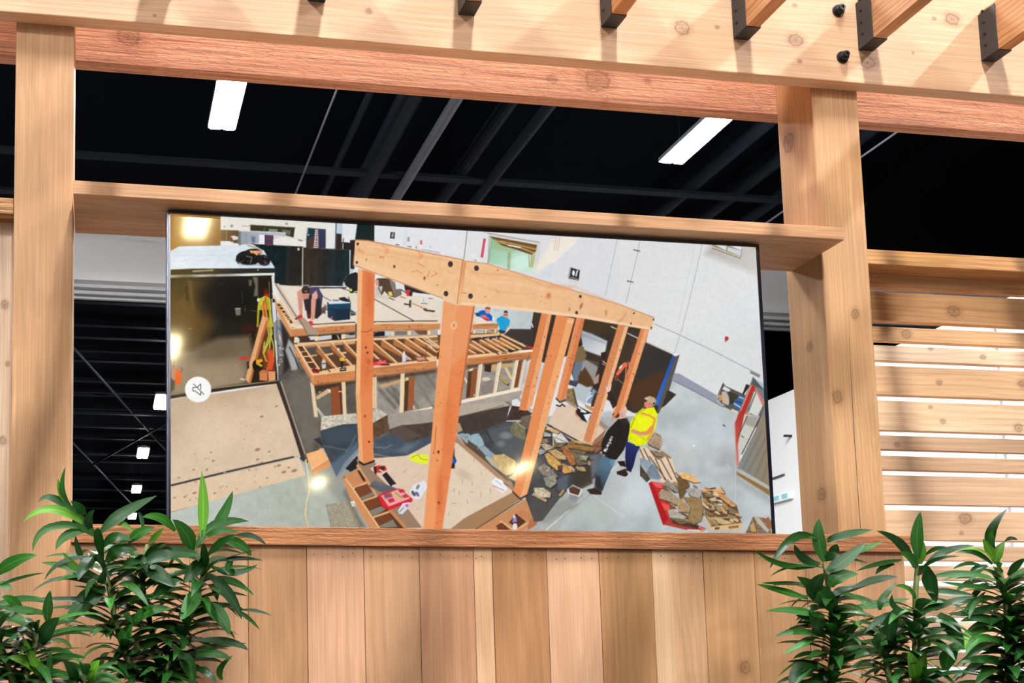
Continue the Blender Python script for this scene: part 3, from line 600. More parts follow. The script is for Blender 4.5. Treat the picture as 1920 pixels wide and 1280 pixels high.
P('118,868 190,850 188,1000 150,1032 118,1018', (234, 106, 44)); L('180,820 210,850 185,880', 10, (130, 100, 60)); P('72,820 122,850 112,975 72,940', (206, 142, 110), 0.9, 5); P('68,960 116,985 108,1090 68,1112', (96, 86, 52), 0.9, 4); L('90,700 85,800', 8, (200, 170, 100)); L('130,680 130,830', 8, (206, 172, 100))
P('60,1165 560,1082 1340,985 1348,1016 560,1112 60,1194', (52, 44, 34)); L('60,1148 560,1076 1330,982', 12, (148, 130, 98))
P('1272,0 1322,0 1392,1005 1350,1005', (206, 210, 216)); L('1322,0 1395,1000', 8, (70, 72, 76)); P('1284,0 1318,0 1320,42 1288,44', (36, 32, 30)); P('1340,745 1365,745 1378,800 1350,800', (26, 26, 26)); P('1296,280 1322,275 1340,500 1320,510', (150, 150, 156))
for k in range(14): L([(1302+2*k, 290+15*k), (1318+2*k, 288+15*k)], 5, (96, 96, 102))
# ramp and floor at lower left
F(310, 740, 4.923)
P('50,45 200,20 600,-30 1050,-105 1265,552 1175,578 50,838', (214, 190, 164), g=((196, 170, 142), (700, 300), (560, 20)), nz=0.035, ns=18)
E(420, 300, 260, 200, (224, 198, 172), 0.6, 1.2); E(760, 300, 200, 140, (220, 190, 162), 0.5, 1.2); E(150, 160, 120, 130, (196, 176, 150), 0.5, 1.2)
P('50,848 1235,575 1302,752 50,1085', (220, 192, 162), nz=0.03, ns=14); L('50,836 600,703 1180,573', 17, (74, 62, 54)); L('50,1086 700,920 1302,757', 10, (84, 68, 52)); L('540,716 556,712', 8, (206, 190, 170))
S(60, 520, 1000, 1000, 40, [(150, 118, 92), (120, 92, 70), (176, 146, 118)], 3, 9, 0.7, 5); S(60, 60, 1000, 600, 36, [(176, 150, 122), (160, 132, 108)], 3, 7, 0.5, 6)
for x, y, r in ((960, 524, 13), (852, 596, 16), (890, 625, 13), (850, 505, 26), (1048, 652, 20), (1012, 662, 10), (1095, 712, 22), (1190, 700, 26), (1140, 670, 14), (262, 690, 14), (125, 765, 14), (270, 905, 20), (180, 942, 14), (85, 948, 14), (456, 908, 14), (890, 200, 18), (725, 410, 8), (1025, 105, 14)): E(x, y, r, r*0.5, (140, 104, 78), 0.75, 0.8, -0.3)
F(0, 0, 1)
P('314,962 575,890 580,866 610,858 660,980 665,1090 314,1090', (172, 177, 165), g=((184, 190, 180), (560, 960), (400, 980)), nz=0.05, ns=12); P('575,870 640,850 690,880 650,960 600,900', (140, 142, 132), 0.7, 12)
P('517,600 700,600 830,750 830,840 700,830 600,840 575,870 566,850 522,716', (96, 91, 82), nz=0.18, ns=10)
P('530,720 600,690 640,760 575,850', (118, 114, 104), 0.7, 12); P('700,700 960,670 960,760 700,800', (150, 145, 136), nz=0.12, ns=8)
for k in range(9): L([(720+26*k, 700), (760+30*k, 775)], 5, (84, 78, 70), 0.45, 4)
L('521,717 545,785 566,852', 7, (62, 52, 46)); L('527,716 549,783 572,850', 2.4, (172, 152, 132)); P('566,850 573,858 570,866 562,860', (60, 58, 54))
F(310, 560, 6.4); P('1335,180 1400,260 1420,600 1400,760 1360,700', (150, 152, 156), 0.9, 4); L('1345,340 1410,400', 14, (70, 100, 140)); L('1370,440 1410,560', 16, (206, 208, 210)); P('1380,260 1480,430 1500,820 1420,900 1400,500', (44, 36, 32), 0.9, 6); S(1360, 560, 1420, 800, 20, [(180, 182, 184), (60, 60, 62)], 5, 12, 0.7, 8); P('1480,480 1540,560 1600,840 1520,860 1440,620', (176, 178, 180), 0.85, 4); L('1490,580 1560,720 1600,840', 14, (40, 40, 42))
F(560, 740, 4.923); P('255,1010 420,985 470,980 610,1225 300,1225', (160, 152, 132), nz=0.16, ns=2); L('255,1015 300,1225', 6, (130, 128, 118)); P('440,860 500,1000 620,1220 560,1220 410,900', (110, 104, 92), 0.7, 8)

# --- the deck
F(520, 580, 6.4)
P('-20,-300 760,-230 1500,-200 1920,-120 2640,130 2650,180 1920,140 1140,150 300,235 120,200', (224, 211, 194), nz=0.015, ns=14)
L('560,-60 640,-10 700,60', 6, (96, 76, 60)); L('1390,0 1640,138', 10, (58, 48, 42)); L('780,-250 1100,-160 1390,0', 9, (70, 56, 48)); L('450,-210 720,-60 940,60', 8, (90, 74, 60)); L('1145,148 1640,140', 11, (60, 50, 44)); L('1650,138 1920,138', 11, (60, 50, 44)); L('420,180 935,152', 12, (86, 66, 50)); L('1140,152 1170,148', 8, (70, 60, 50)); L('575,182 590,200', 6, (110, 84, 60))
P('-40,-310 20,-310 300,180 230,195', (206, 188, 168)); L('-20,-300 290,180', 9, (80, 64, 52)); L('-60,-190 255,195', 10, (232, 206, 170)); P('-30,-120 20,-60 170,225 165,330 60,150 -20,-10', (206, 146, 98)); L('-35,-150 160,215', 22, (234, 190, 142)); L('30,-100 210,180', 24, (232, 192, 148))
for k in range(7): P([(-10+30*k, -70+40*k+4), (30+27*k, -74+38*k+4), (52+27*k, -42+40*k), (12+29*k, -38+42*k)], (94, 58, 38)) if k < 6 else None
for x, y in ((62, 10), (92, 62), (122, 112), (160, 178)): L([(x, y), (x+45, y-5)], 10, (236, 196, 150))
P('160,218 300,222 570,185 935,168 935,190 300,238 165,245', (234, 194, 150)); board('165,238 935,186 935,262 165,326', (198, 132, 86), 1, 0.14, 10, 3); P('1140,158 1925,146 1925,172 1140,186', (234, 196, 152)); board('1140,180 1925,168 1925,244 1140,262', (202, 138, 92), 2, 0.14, 10, 4); L('1688,180 1688,240', 5, (150, 96, 62))
F(800, 560, 6.4); P('-10,290 166,280 166,302 -10,308', (234, 196, 152)); P('-10,306 166,300 160,368 -10,378', (196, 134, 88)); P('550,285 700,282 862,288 862,300 550,308', (240, 216, 184)); board('550,305 862,294 856,356 544,372', (196, 136, 90), 3, 0.14, 6, 2)
F(520, 580, 6.4)
P('120,330 640,300 935,280 935,345 640,372 200,420', (74, 54, 40)); P('480,325 650,305 652,352 500,372', (198, 200, 202)); P('660,300 770,296 770,350 660,356', (38, 32, 30)); P('372,322 450,318 450,360 400,366', (206, 208, 210)); P('815,300 935,290 935,340 815,345', (176, 172, 166)); E(890, 296, 40, 12, (50, 46, 44)); L('720,310 740,352', 14, (180, 178, 172))
P('1140,262 1925,246 1925,312 1140,330', (168, 160, 152)); P('1140,270 1290,262 1288,318 1140,325', (36, 30, 30)); P('1290,262 1360,260 1355,312 1292,316', (190, 196, 202)); P('1410,262 1560,258 1560,305 1410,310', (130, 116, 106)); P('1640,252 1800,250 1800,300 1700,302', (112, 82, 58)); L('1150,300 1200,268', 6, (160, 150, 140))
for a in ('445,322 494,318 494,376 450,378', '768,298 818,296 815,350 766,354', '1365,265 1402,264 1400,312 1362,314', '1565,258 1604,257 1602,305 1562,306', '1800,255 1838,254 1838,300 1800,302', '205,330 245,330 240,400 200,400'): P(a, (236, 206, 164))
E(245, 375, 22, 30, (206, 204, 200)); E(245, 350, 18, 8, (230, 230, 226))
# lower deck: joists
P('195,405 450,388 935,352 1140,340 1920,305 2640,250 3060,440 3060,480 1910,600 1130,660 935,690 425,780 240,470', (96, 66, 44), nz=0.15, ns=8)
P('330,440 450,400 935,372 935,412 340,470', (214, 164, 118), 0.9, 2); P('250,400 460,388 935,352 1140,342 1920,306 1920,330 1140,372 935,378 450,410 320,440 215,440', (232, 188, 142))
def joist(x0, y0, x1, y1, wf, col=(176, 116, 70), lite=(236, 194, 148)):
    dx, dy = x1-x0, y1-y0; ln = math.hypot(dx, dy); nx, ny = -dy/ln, dx/ln
    P([(x0, y0), (x1, y1), (x1-wf*0.35, y1), (x0+2, y0+wf*0.9)], col, 0.95, 2); L([(x0, y0), (x1, y1)], 18, lite)
for a in ((455, 400, 705, 695, 110), (640, 385, 905, 680, 100), (780, 368, 1010, 610, 90), (1135, 515, 1235, 610, 60), (1140, 380, 1440, 640, 110), (1245, 348, 1600, 600, 110), (1390, 338, 1720, 565, 100), (1525, 330, 1910, 590, 100), (1640, 325, 1925, 500, 90), (1760, 318, 1925, 410, 60)): joist(*a)
for y in (430, 520, 620): P([(345+y*0.0, y+20), (470, y+10), (480, y+50), (360, y+60)], (60, 48, 38), 0.5, 6)
L('390,560 470,545', 22, (206, 160, 118)); L('585,545 660,530', 24, (214, 170, 130)); L('770,525 820,518', 22, (220, 180, 150)); P('340,455 460,450 470,540 380,540', (88, 84, 78), 0.8, 5); P('520,470 630,450 640,500 560,530', (96, 88, 80), 0.8, 5); P('690,430 800,420 810,480 720,470', (70, 58, 48), 0.8, 5); E(732, 478, 16, 18, (206, 204, 200))
L('310,440 500,712', 19, (238, 196, 150)); board('190,430 425,785 432,905 205,520', (204, 140, 92), 4, 0.14, 6, 3); L('215,425 425,780', 26, (236, 192, 146))
for x, y in ((258, 455), (300, 510), (345, 580), (392, 655)): P([(x, y), (x+50, y-4), (x+72, y+48), (x+24, y+52)], (96, 58, 36)); L([(x+14, y+56), (x+86, y+50)], 12, (236, 196, 150))
P('412,770 700,700 935,662 935,738 430,796', (234, 186, 140)); board('428,792 935,738 935,856 438,916', (202, 132, 82), 5, 0.14, 12, 4); L('428,795 436,910', 8, (226, 160, 110))
P('1130,672 1500,632 1910,588 1910,622 1130,706', (236, 190, 146)); board('1125,704 1910,620 1910,716 1125,816', (202, 134, 86), 6, 0.14, 12, 6); L('680,705 700,730', 5, (150, 100, 66)); L('1430,620 1450,645', 5, (150, 100, 66))
F(800, 560, 6.4)
P('-10,480 140,460 120,740 -10,760', (112, 76, 48)); P('520,440 860,418 1290,605 490,690 500,600', (104, 70, 46))
for a in ((545, 500, 800, 660), (630, 480, 900, 640), (710, 475, 980, 630), (790, 470, 1060, 615), (870, 460, 1130, 605), (520, 545, 690, 645), (505, 610, 585, 655)): joist(a[0], a[1], a[2], a[3], 60)
for a in ((0, 540, 120, 640), (10, 480, 140, 590), (0, 640, 100, 710), (60, 520, 140, 570)): joist(a[0], a[1], a[2], a[3], 50)
P('525,432 860,415 870,440 525,470', (230, 182, 136)); L('520,495 700,470 880,455', 20, (40, 42, 56)); S(540, 455, 870, 500, 10, [(200, 206, 214), (60, 70, 96)], 5, 9, 0.8, 9); L('835,400 1180,570', 16, (238, 206, 160)); L('860,395 1160,540', 12, (222, 178, 132)); P('545,378 850,362 850,410 545,420', (150, 130, 110)); P('590,378 690,372 680,415 600,418', (176, 176, 176)); L('730,380 800,410', 10, (200, 170, 130)); P('560,372 590,372 588,416 556,418', (234, 206, 166)); P('700,370 724,370 716,412 696,412', (234, 206, 166)); P('815,368 840,366 838,410 812,412', (234, 206, 166))
P('490,676 1285,606 1285,636 490,716', (234, 188, 142)); P('1100,622 1285,608 1285,632 1120,645', (248, 232, 214)); board('490,714 1285,634 1260,712 478,802', (192, 124, 78), 7, 0.14, 10, 3); P('-10,700 120,690 122,748 -10,765', (234, 186, 140)); P('-10,762 120,746 112,842 -10,858', (200, 130, 84)); L('0,735 20,745', 12, (40, 36, 34))
L('830,645 860,665', 14, (40, 38, 38)); L('900,652 960,650', 12, (70, 60, 54)); P('970,620 1010,612 1100,618 1010,645 980,640', (46, 46, 50)); P('1170,520 1200,515 1230,560 1290,570 1280,590 1230,592 1180,560', (214, 50, 52)); L('1130,530 1180,570', 14, (190, 186, 180))
# things lying on the lower rim
F(520, 580, 6.4)
P('415,705 450,700 500,735 500,765 440,760', (150, 40, 40)); L('440,715 480,740', 9, (60, 30, 30)); P('538,610 575,605 585,650 580,705 540,712 530,650', (206, 196, 180)); P('540,585 570,583 572,605 540,610', (226, 130, 80)); L('540,650 580,648', 18, (96, 110, 120)); L('590,700 630,745', 16, (90, 86, 84)); L('545,735 590,738', 9, (226, 190, 110))
P('745,585 800,570 820,600 790,625 755,615', (222, 180, 50)); P('760,615 795,620 785,700 755,690', (40, 38, 36)); P('748,705 825,690 828,735 750,745', (40, 38, 38)); L('765,720 810,714', 10, (210, 206, 200)); L('805,585 850,580', 9, (60, 58, 56))
P('1125,650 1200,620 1300,605 1320,650 1240,672 1160,668 1150,695 1125,695', (224, 66, 74)); L('1190,605 1230,600', 10, (60, 40, 60)); L('1250,665 1340,662', 18, (60, 50, 52)); L('1210,640 1290,632', 9, (246, 150, 150)); P('1498,540 1540,535 1545,620 1500,632', (206, 210, 222)); L('1520,510 1522,540', 20, (226, 228, 234)); L('1545,600 1590,595', 14, (170, 160, 210)); P('1640,570 1770,558 1810,610 1690,625', (150, 96, 76)); P('1665,580 1755,572 1780,602 1695,612', (196, 150, 120)); L('1640,570 1690,625 1810,610', 7, (100, 50, 46))
P('1750,350 1925,345 1925,480 1860,450', (170, 140, 108), 0.6, 3)
for k in range(3): L([(1700+60*k, 355), (1860+50*k, 455)], 10, (236, 204, 160)); L([(1735+50*k, 345+42*k), (1925, 330+50*k)], 8, (228, 190, 146))
# under the lower deck
P('440,910 935,856 935,880 760,910 600,960 460,1010', (58, 38, 26), 0.8, 8); P('1125,815 1910,716 1910,760 1640,800 1230,880', (64, 44, 30), 0.8, 8)
P('1645,810 1900,760 1870,1000 1645,1100', (118, 112, 102), 0.6, 8)
for k in range(4): L([(1660, 860+70*k), (1860, 1000+70*k)], 26, (150, 144, 134), 0.6, 8)
for k in range(3): L([(1230+90*k, 960), (1420+90*k, 1180)], 26, (60, 54, 48), 0.6, 8)
P('640,940 742,920 762,1290 648,1290', (142, 82, 48)); P('742,920 775,915 780,1290 762,1290', (96, 56, 36)); P('1575,820 1648,802 1638,1190 1560,1212', (152, 92, 56)); P('1530,850 1578,838 1562,1212 1522,1218', (84, 54, 36)); L('1632,1160 1640,1190', 12, (236, 226, 206))
P('460,1050 600,952 640,990 480,1080', (206, 172, 132)); P('600,952 640,960 642,995 622,1000', (234, 206, 170)); P('1228,908 1552,818 1572,850 1240,946', (194, 154, 114)); P('1550,815 1575,818 1572,852 1552,850', (230, 200, 160)); L('480,1180 560,1280', 12, (206, 200, 190)); L('740,985 770,985', 12, (210, 206, 196)); E(510, 990, 8, 8, (230, 230, 226))
board('394,868 440,915 488,1290 442,1290', (228, 198, 160), 8, 0.06, 4); board('770,872 816,868 832,1280 790,1285', (228, 198, 160), 9, 0.06, 4); board('1140,815 1192,808 1192,1180 1140,1190', (226, 196, 158), 10, 0.06, 4); board('1480,770 1528,764 1512,1270 1464,1285', (230, 204, 168), 11, 0.06, 4); L('1165,812 1165,1185', 5, (176, 140, 104)); P('1340,1275 1860,1164 1860,1216 1380,1300', (238, 218, 188)); L('1380,1300 1860,1216', 7, (150, 124, 96))
F(800, 560, 6.4)
P('470,830 1200,740 1180,1000 1120,1060 420,1210 440,900', (150, 142, 132), 0.9, 3, nz=0.12, ns=10); P('480,800 1255,712 1220,740 700,800 480,840', (66, 44, 30), 0.8, 5); P('700,790 780,780 770,880 690,870', (66, 46, 34)); P('780,790 1060,770 1060,810 890,830 870,860 780,860', (196, 160, 118)); P('930,830 960,820 1030,950 1010,975', (222, 190, 148)); L('450,940 490,1010', 18, (226, 214, 196)); E(712, 962, 52, 24, (212, 196, 174)); L('870,938 975,1028', 24, (60, 52, 30)); L('880,945 965,1018', 14, (226, 196, 50)); P('1150,760 1240,760 1140,1180 1110,1100', (186, 188, 190), 0.8, 4)
for k in range(5): L([(640+10*k, 1020+26*k), (790, 985+30*k)], 10, (112, 102, 94), 0.6, 5)
P('498,872 545,862 520,1185 470,1190', (92, 58, 38)); P('545,850 612,828 578,1180 520,1188', (140, 86, 52)); P('1105,745 1152,735 1092,1062 1048,1066', (122, 76, 48)); L('520,860 548,845', 20, (238, 220, 190)); E(568, 1155, 7, 9, (240, 230, 200))
for a in ('622,792 672,778 616,1190 580,1196', '850,770 898,755 832,1136 794,1142', '1060,742 1102,734 1034,1092 998,1096', '1165,732 1196,726 1132,1052 1100,1056'): P(a, (222, 200, 172)); 
for a, b in (((668, 782), (614, 1185)), ((894, 760), (830, 1130)), ((1098, 738), (1032, 1088))): L([a, b], 10, (246, 226, 198))
P('414,1216 1122,1062 1122,1102 414,1256', (240, 222, 194)); P('414,1256 1122,1102 1150,1110 1110,1190 900,1250 700,1290 414,1290', (166, 156, 146), nz=0.06, ns=8)

# --- people and tools on the upper deck
F(310, 380, 6.4)
P('1635,1050 1740,1010 1840,1020 1890,1110 1870,1290 1740,1290 1680,1290 1660,1170', (74, 70, 98)); P('1660,1160 1760,1100 1760,1290 1680,1290', (48, 38, 36)); P('1580,1070 1640,1030 1650,1150 1640,1290 1600,1290', (206, 150, 130)); P('1760,1100 1810,1050 1830,1110 1800,1290 1750,1290', (214, 160, 140)); E(1685, 1050, 50, 50, (58, 46, 42)); P('1640,1080 1728,1075 1720,1150 1680,1170 1645,1140', (196, 132, 116)); P('1645,1060 1735,1050 1725,1085 1650,1090', (52, 42, 40)); E(1688, 1062, 14, 8, (200, 120, 100))
F(310, 560, 6.4)
P('1600,0 1650,0 1645,200 1610,205', (200, 142, 122)); P('1680,0 1860,0 1880,180 1820,240 1700,210', (50, 42, 44)); P('1750,0 1810,0 1790,250 1745,260', (210, 152, 130)); P('1570,225 1600,195 1645,190 1648,228 1600,245', (206, 50, 56)); P('1700,290 1740,262 1772,275 1765,325 1715,328', (214, 52, 60)); P('1700,180 1750,170 1740,240 1705,235', (110, 36, 44)); P('1590,240 1660,225 1838,405 1836,440 1712,440', (168, 146, 124)); P('1712,432 1836,432 1836,446 1716,450', (96, 76, 62)); L('1610,240 1712,436', 7, (110, 88, 70)); E(1570, 240, 12, 10, (40, 36, 40)); P('1870,120 1920,80 1920,180 1880,170', (60, 50, 44), 0.9, 3)
F(580, 380, 6.4)
P('410,930 470,860 560,830 585,850 580,1060 540,1060 520,1085 485,1080 480,1020 440,1000', (38, 38, 38)); E(425, 930, 28, 24, (56, 50, 46)); P('480,1035 510,1030 512,1062 488,1062', (216, 220, 70)); L('400,980 425,985', 10, (220, 220, 216))
P('790,940 815,905 960,905 1030,960 1040,1050 1100,1040 1110,1100 1030,1140 960,1120 900,1060 870,1110 830,1000', (86, 70, 52)); P('960,910 1030,960 1045,1060 1010,1090 980,1000', (132, 120, 112)); P('1030,1040 1100,1030 1108,1100 1040,1135 1000,1120', (122, 110, 100)); P('790,930 830,920 835,990 800,1000', (216, 150, 130)); P('945,1070 985,1065 1000,1115 960,1118', (226, 206, 80)); P('790,1010 880,1000 860,1110 800,1130', (196, 186, 176)); L('830,1020 870,1100', 14, (90, 80, 72)); P('780,1100 960,1120 960,1160 790,1140', (206, 196, 186)); L('960,1140 1015,1165', 12, (90, 80, 74)); P('1040,960 1130,960 1130,1050 1060,1020', (216, 218, 222))
P('1135,975 1460,1100 1290,1080 1150,1055', (40, 42, 40)); P('1150,1050 1200,1040 1240,1075 1230,1120 1170,1120', (206, 60, 70)); P('1205,1060 1240,1070 1230,1125 1195,1110', (60, 50, 50)); L('1100,1040 1160,1080', 14, (90, 80, 76)); L('1095,1125 1155,1145', 9, (140, 90, 60))
P('1335,1160 1400,1155 1412,1205 1345,1210', (226, 228, 226)); L('1345,1205 1412,1208', 9, (90, 90, 92)); S(1350, 1162, 1398, 1185, 6, [(80, 80, 84)], 3, 4, 0.9, 2); L('1430,1145 1480,1150', 8, (90, 86, 84)); P('1198,1170 1225,1165 1222,1255 1195,1255', (86, 80, 74)); L('1145,1215 1200,1222', 18, (60, 52, 48)); L('1245,1208 1405,1278', 16, (196, 120, 84)); L('1245,1204 1400,1272', 6, (236, 196, 160)); P('1370,1265 1410,1270 1410,1290 1372,1290', (110, 50, 44))
P('215,1190 300,1180 420,1175 498,1190 496,1290 215,1290', (30, 70, 92)); P('220,1185 300,1172 430,1168 495,1185 490,1205 240,1215', (206, 222, 232)); P('355,1140 420,1130 480,1165 490,1190 420,1185 360,1165', (46, 40, 38)); L('285,1170 350,1172', 14, (120, 90, 110)); L('470,1130 490,1190', 10, (70, 66, 60)); P('150,1260 200,1240 215,1290 150,1290', (110, 90, 80))
F(520, 580, 6.4)
P('605,-20 745,0 875,-10 872,118 690,138 605,90', (28, 48, 62)); P('605,-20 690,10 690,138 605,90', (34, 62, 80)); P('640,85 662,92 660,112 640,106', (226, 70, 70)); P('880,0 945,40 940,70 880,75', (60, 70, 76)); L('885,30 940,52', 7, (170, 180, 186)); L('1780,10 1880,22', 22, (80, 66, 56)); L('1850,75 1925,85', 9, (216, 186, 140))
# two men in blue at the far end
F(800, 560, 6.4)
P('570,70 1300,150 1270,365 1000,360 870,290 800,290 570,230', (200, 206, 206), g=((182, 190, 192), (800, 150), (1200, 260)), nz=0.03, ns=10); P('1285,150 1380,165 1300,520 1250,360', (40, 42, 46)); P('1000,360 1270,365 1380,330 1330,600 1200,560 930,430', (64, 58, 54)); L('1262,300 1275,340', 14, (220, 224, 228)); E(840, 140, 40, 20, (176, 184, 188), 0.7, 0.9)
P('590,180 650,140 700,135 760,180 790,215 795,262 740,265 600,215', (20, 96, 190)); P('570,165 610,175 640,210 600,205', (50, 50, 60)); E(732, 130, 34, 48, (214, 156, 134)); P('695,115 725,86 762,100 765,125 720,120', (92, 66, 56)); P('640,200 700,190 750,240 740,265 680,240', (206, 120, 110)); P('670,225 740,240 735,268 690,258', (206, 50, 56)); P('552,205 640,215 720,268 800,275 552,290', (224, 212, 196)); E(800, 240, 14, 24, (226, 230, 236))
P('840,240 900,205 960,212 1000,260 990,330 960,350 950,395 880,390 860,300 840,275', (26, 156, 206)); E(948, 185, 28, 46, (212, 150, 126)); P('925,150 950,138 975,155 972,172 930,168', (72, 56, 50)); L('925,190 970,192', 9, (110, 60, 60)); P('975,320 990,330 960,380 945,400 920,390 960,360', (206, 150, 126)); P('860,370 950,385 940,410 880,420', (40, 60, 80))

# --- covered area at the right: dark panels, men, rocks
F(1000, 580, 6.4)
P('0,30 220,60 520,95 1390,240 1350,390 1680,540 1755,545 1495,1250 1200,1240 1080,1180 880,1080 500,900 400,560 120,640 0,560', (62, 53, 43), nz=0.10, ns=14)
P('600,110 1010,190 1000,260 600,300', (70, 56, 34), 0.8, 8); P('1350,395 1670,545 1560,840 1230,880 1280,600', (58, 54, 50), 0.9, 6); P('1230,880 1580,720 1480,1120 1200,1220 1080,1000', (84, 58, 36), 0.9, 8); L('1350,392 1680,540', 7, (206, 196, 184)); L('935,205 1000,235', 10, (226, 226, 220)); L('1130,285 1265,350', 10, (226, 226, 220)); L('960,790 1090,900', 7, (150, 146, 140))
P('1672,545 1702,560 1500,1160 1450,1130', (44, 88, 160), g=((62, 104, 186), (1640, 600), (1500, 1100))); P('1700,560 1757,538 1640,940 1510,1240 1480,1260 1500,1160', (92, 88, 86)); P('1672,540 1690,525 1757,530 1745,548 1700,562', (236, 236, 234)); P('1612,962 1716,1020 1590,1145 1535,1185', (62, 52, 44))
P('580,250 700,290 888,380 862,512 802,556 560,470', (162, 168, 178), 1, 3, g=((206, 208, 210), (640, 300), (760, 520))); L('585,300 860,400', 16, (120, 128, 142), 0.6, 5); P('560,620 640,600 780,690 720,880 640,840 560,720', (150, 150, 148), 0.95, 4); P('480,880 720,880 700,960 620,1140 500,1060', (176, 186, 192), 1, 4); P('0,560 110,640 60,900 0,1000', (186, 190, 194), 1, 3); P('120,650 150,640 60,1000 0,1020', (196, 198, 200)); E(10, 470, 12, 40, (200, 90, 90))
P('540,340 580,350 590,430 560,450 540,430', (54, 44, 38)); P('530,450 600,440 640,560 620,600 540,640 490,640', (122, 104, 72)); P('500,640 600,620 560,760 540,860 480,860 470,740', (104, 118, 134)); P('540,800 620,690 700,820 740,920 640,930 540,880', (84, 60, 34), 1, 3); P('620,590 800,640 800,680 640,610', (92, 72, 62)); P('440,840 540,880 510,930 420,900', (60, 70, 90))
P('810,520 870,505 890,570 860,610 820,600', (56, 36, 30)); P('790,620 880,600 900,700 850,920 780,1000 720,930 760,780', (54, 42, 38)); L('835,620 870,650', 12, (210, 180, 176)); L('830,650 860,670', 8, (206, 170, 166)); P('720,830 790,770 780,880 730,900', (176, 140, 124)); P('720,950 780,1000 740,1140 640,1120 660,1060', (126, 150, 176)); L('640,1080 700,1030', 14, (226, 232, 238)); P('740,1000 790,990 770,1160 690,1170 700,1100', (70, 56, 44))
P('1040,690 1080,640 1140,620 1170,640 1165,700 1130,680 1100,690 1050,760 1000,810 990,770', (226, 110, 76)); P('1080,625 1140,605 1170,630 1120,640', (74, 60, 60)); P('1030,690 1070,655 1060,700 1030,720', (220, 214, 210)); L('1115,690 1100,880', 14, (190, 120, 96)); L('1135,650 1120,860', 12, (80, 50, 44)); P('980,800 1030,780 1010,860 970,850', (120, 70, 54))
F(1200, 600, 6.4)
P('410,635 470,640 930,905 925,965 1005,1045 380,712', (150, 150, 164)); L('380,715 700,880 1005,1048', 7, (86, 88, 96), 0.8); L('175,45 480,180 800,330 1330,600', 8, (140, 146, 152)); L('530,0 480,180', 9, (186, 190, 194)); L('480,180 410,400', 9, (176, 180, 184)); L('1330,600 1450,665', 7, (160, 164, 168))
E(1040, 220, 24, 26, (176, 62, 62)); P('1022,235 1040,235 1036,262 1020,258', (150, 60, 60)); P('1325,600 1445,658 1428,694 1320,636', (130, 132, 134)); L('1322,640 1440,700 1460,660', 6, (196, 198, 198))
P('960,860 1000,755 1030,790 1270,900 1250,1000 1190,1125 1010,1040 930,950', (92, 88, 82)); L('1000,752 935,900', 8, (50, 48, 46)); P('1010,790 1080,830 1080,870 990,830', (214, 216, 214)); P('980,860 1030,850 1080,950 1060,1030 990,1020', (190, 172, 160)); P('945,900 985,890 985,960 945,975', (196, 146, 90)); P('1060,850 1180,900 1130,1000 1075,1010', (66, 62, 50)); P('1130,970 1210,900 1260,935 1240,1000 1200,1090 1115,1040', (64, 104, 150)); L('1130,1000 1210,1050', 12, (210, 220, 230)); L('1150,970 1240,1000', 10, (30, 50, 90)); L('1190,920 1260,950', 9, (220, 226, 232)); P('1100,1060 1190,1100 1180,1130 1100,1085', (216, 200, 180)); P('1230,880 1275,765 1320,785 1240,900', (52, 42, 32)); L('1000,1000 1060,1030', 9, (50, 46, 44))
P('1355,680 1500,820 1530,1280 1130,1280 1180,1110', (120, 124, 124)); P('1355,680 1480,790 1485,840 1345,770', (84, 90, 92)); P('1365,690 1480,760 1485,830', (166, 188, 196)); P('1340,772 1385,800 1190,1285 1128,1285 1140,1230', (182, 52, 40)); P('1320,790 1345,775 1150,1240 1128,1280', (204, 150, 140)); P('1385,805 1500,985 1470,1040 1400,910', (206, 120, 116)); P('1370,860 1395,860 1470,1030 1390,1190 1280,1285 1240,1280', (206, 208, 200)); P('1320,1110 1440,1170 1400,1285 1260,1285', (142, 142, 138)); L('1390,870 1300,1100 1220,1280', 10, (88, 60, 56)); L('1480,1035 1400,1280', 9, (110, 56, 50)); P('1300,1090 1310,1130 1240,1180 1260,1120', (180, 140, 110))
F(1200, 780, 5.567)
P('985,80 1050,-60 1080,0 1110,90 1025,520 1000,500', (176, 58, 48), g=((206, 110, 100), (1010, 100), (1030, 480))); P('1090,-20 1260,0 1220,60 1030,480 1020,300', (196, 196, 184)); P('1110,0 1240,0 1190,120 1090,80', (150, 148, 142), 0.8, 4); L('1260,-10 1180,160 1060,400', 10, (86, 62, 52)); L('1120,0 1030,200', 9, (92, 60, 52)); L('985,80 1010,540', 12, (214, 150, 142), 0.9); L('1060,205 1080,220', 9, (60, 60, 60)); L('1060,405 1045,450', 16, (226, 224, 220))
P('1265,0 1345,20 1355,760 1010,575 1035,490 1200,160', (132, 134, 132), g=((146, 128, 104), (1080, 480), (1340, 500)))
for a, b in (((1270, 150), (1080, 540)), ((1310, 230), (1130, 580)), ((1340, 290), (1200, 630)), ((1345, 480), (1270, 680))): L([a, b], 16, (106, 106, 102), 0.6, 4)
P('1015,545 1060,560 1352,730 1352,775 1015,585', (176, 176, 172)); P('1005,575 1350,770 1352,830 1010,610', (142, 108, 50)); P('1000,620 1350,830 1350,900 1010,690', (150, 152, 152), 0.7, 14)
E(700, 130, 240, 160, (190, 200, 208), 0.6, 1.4); E(480, 420, 160, 120, (196, 198, 196), 0.5, 1.3); E(900, 480, 120, 160, (150, 150, 150), 0.45, 1.3); E(850, 560, 100, 40, (206, 210, 214), 0.4, 1.2); E(560, 310, 14, 9, (232, 236, 240), 0.9); L('870,92 885,105', 12, (50, 50, 54)); L('905,500 950,560', 6, (216, 220, 224), 0.7); L('1000,540 985,1220', 5, (214, 216, 216), 0.7); L('985,0 1000,540', 4, (198, 202, 202), 0.6)
F(980, 720, 4.57)
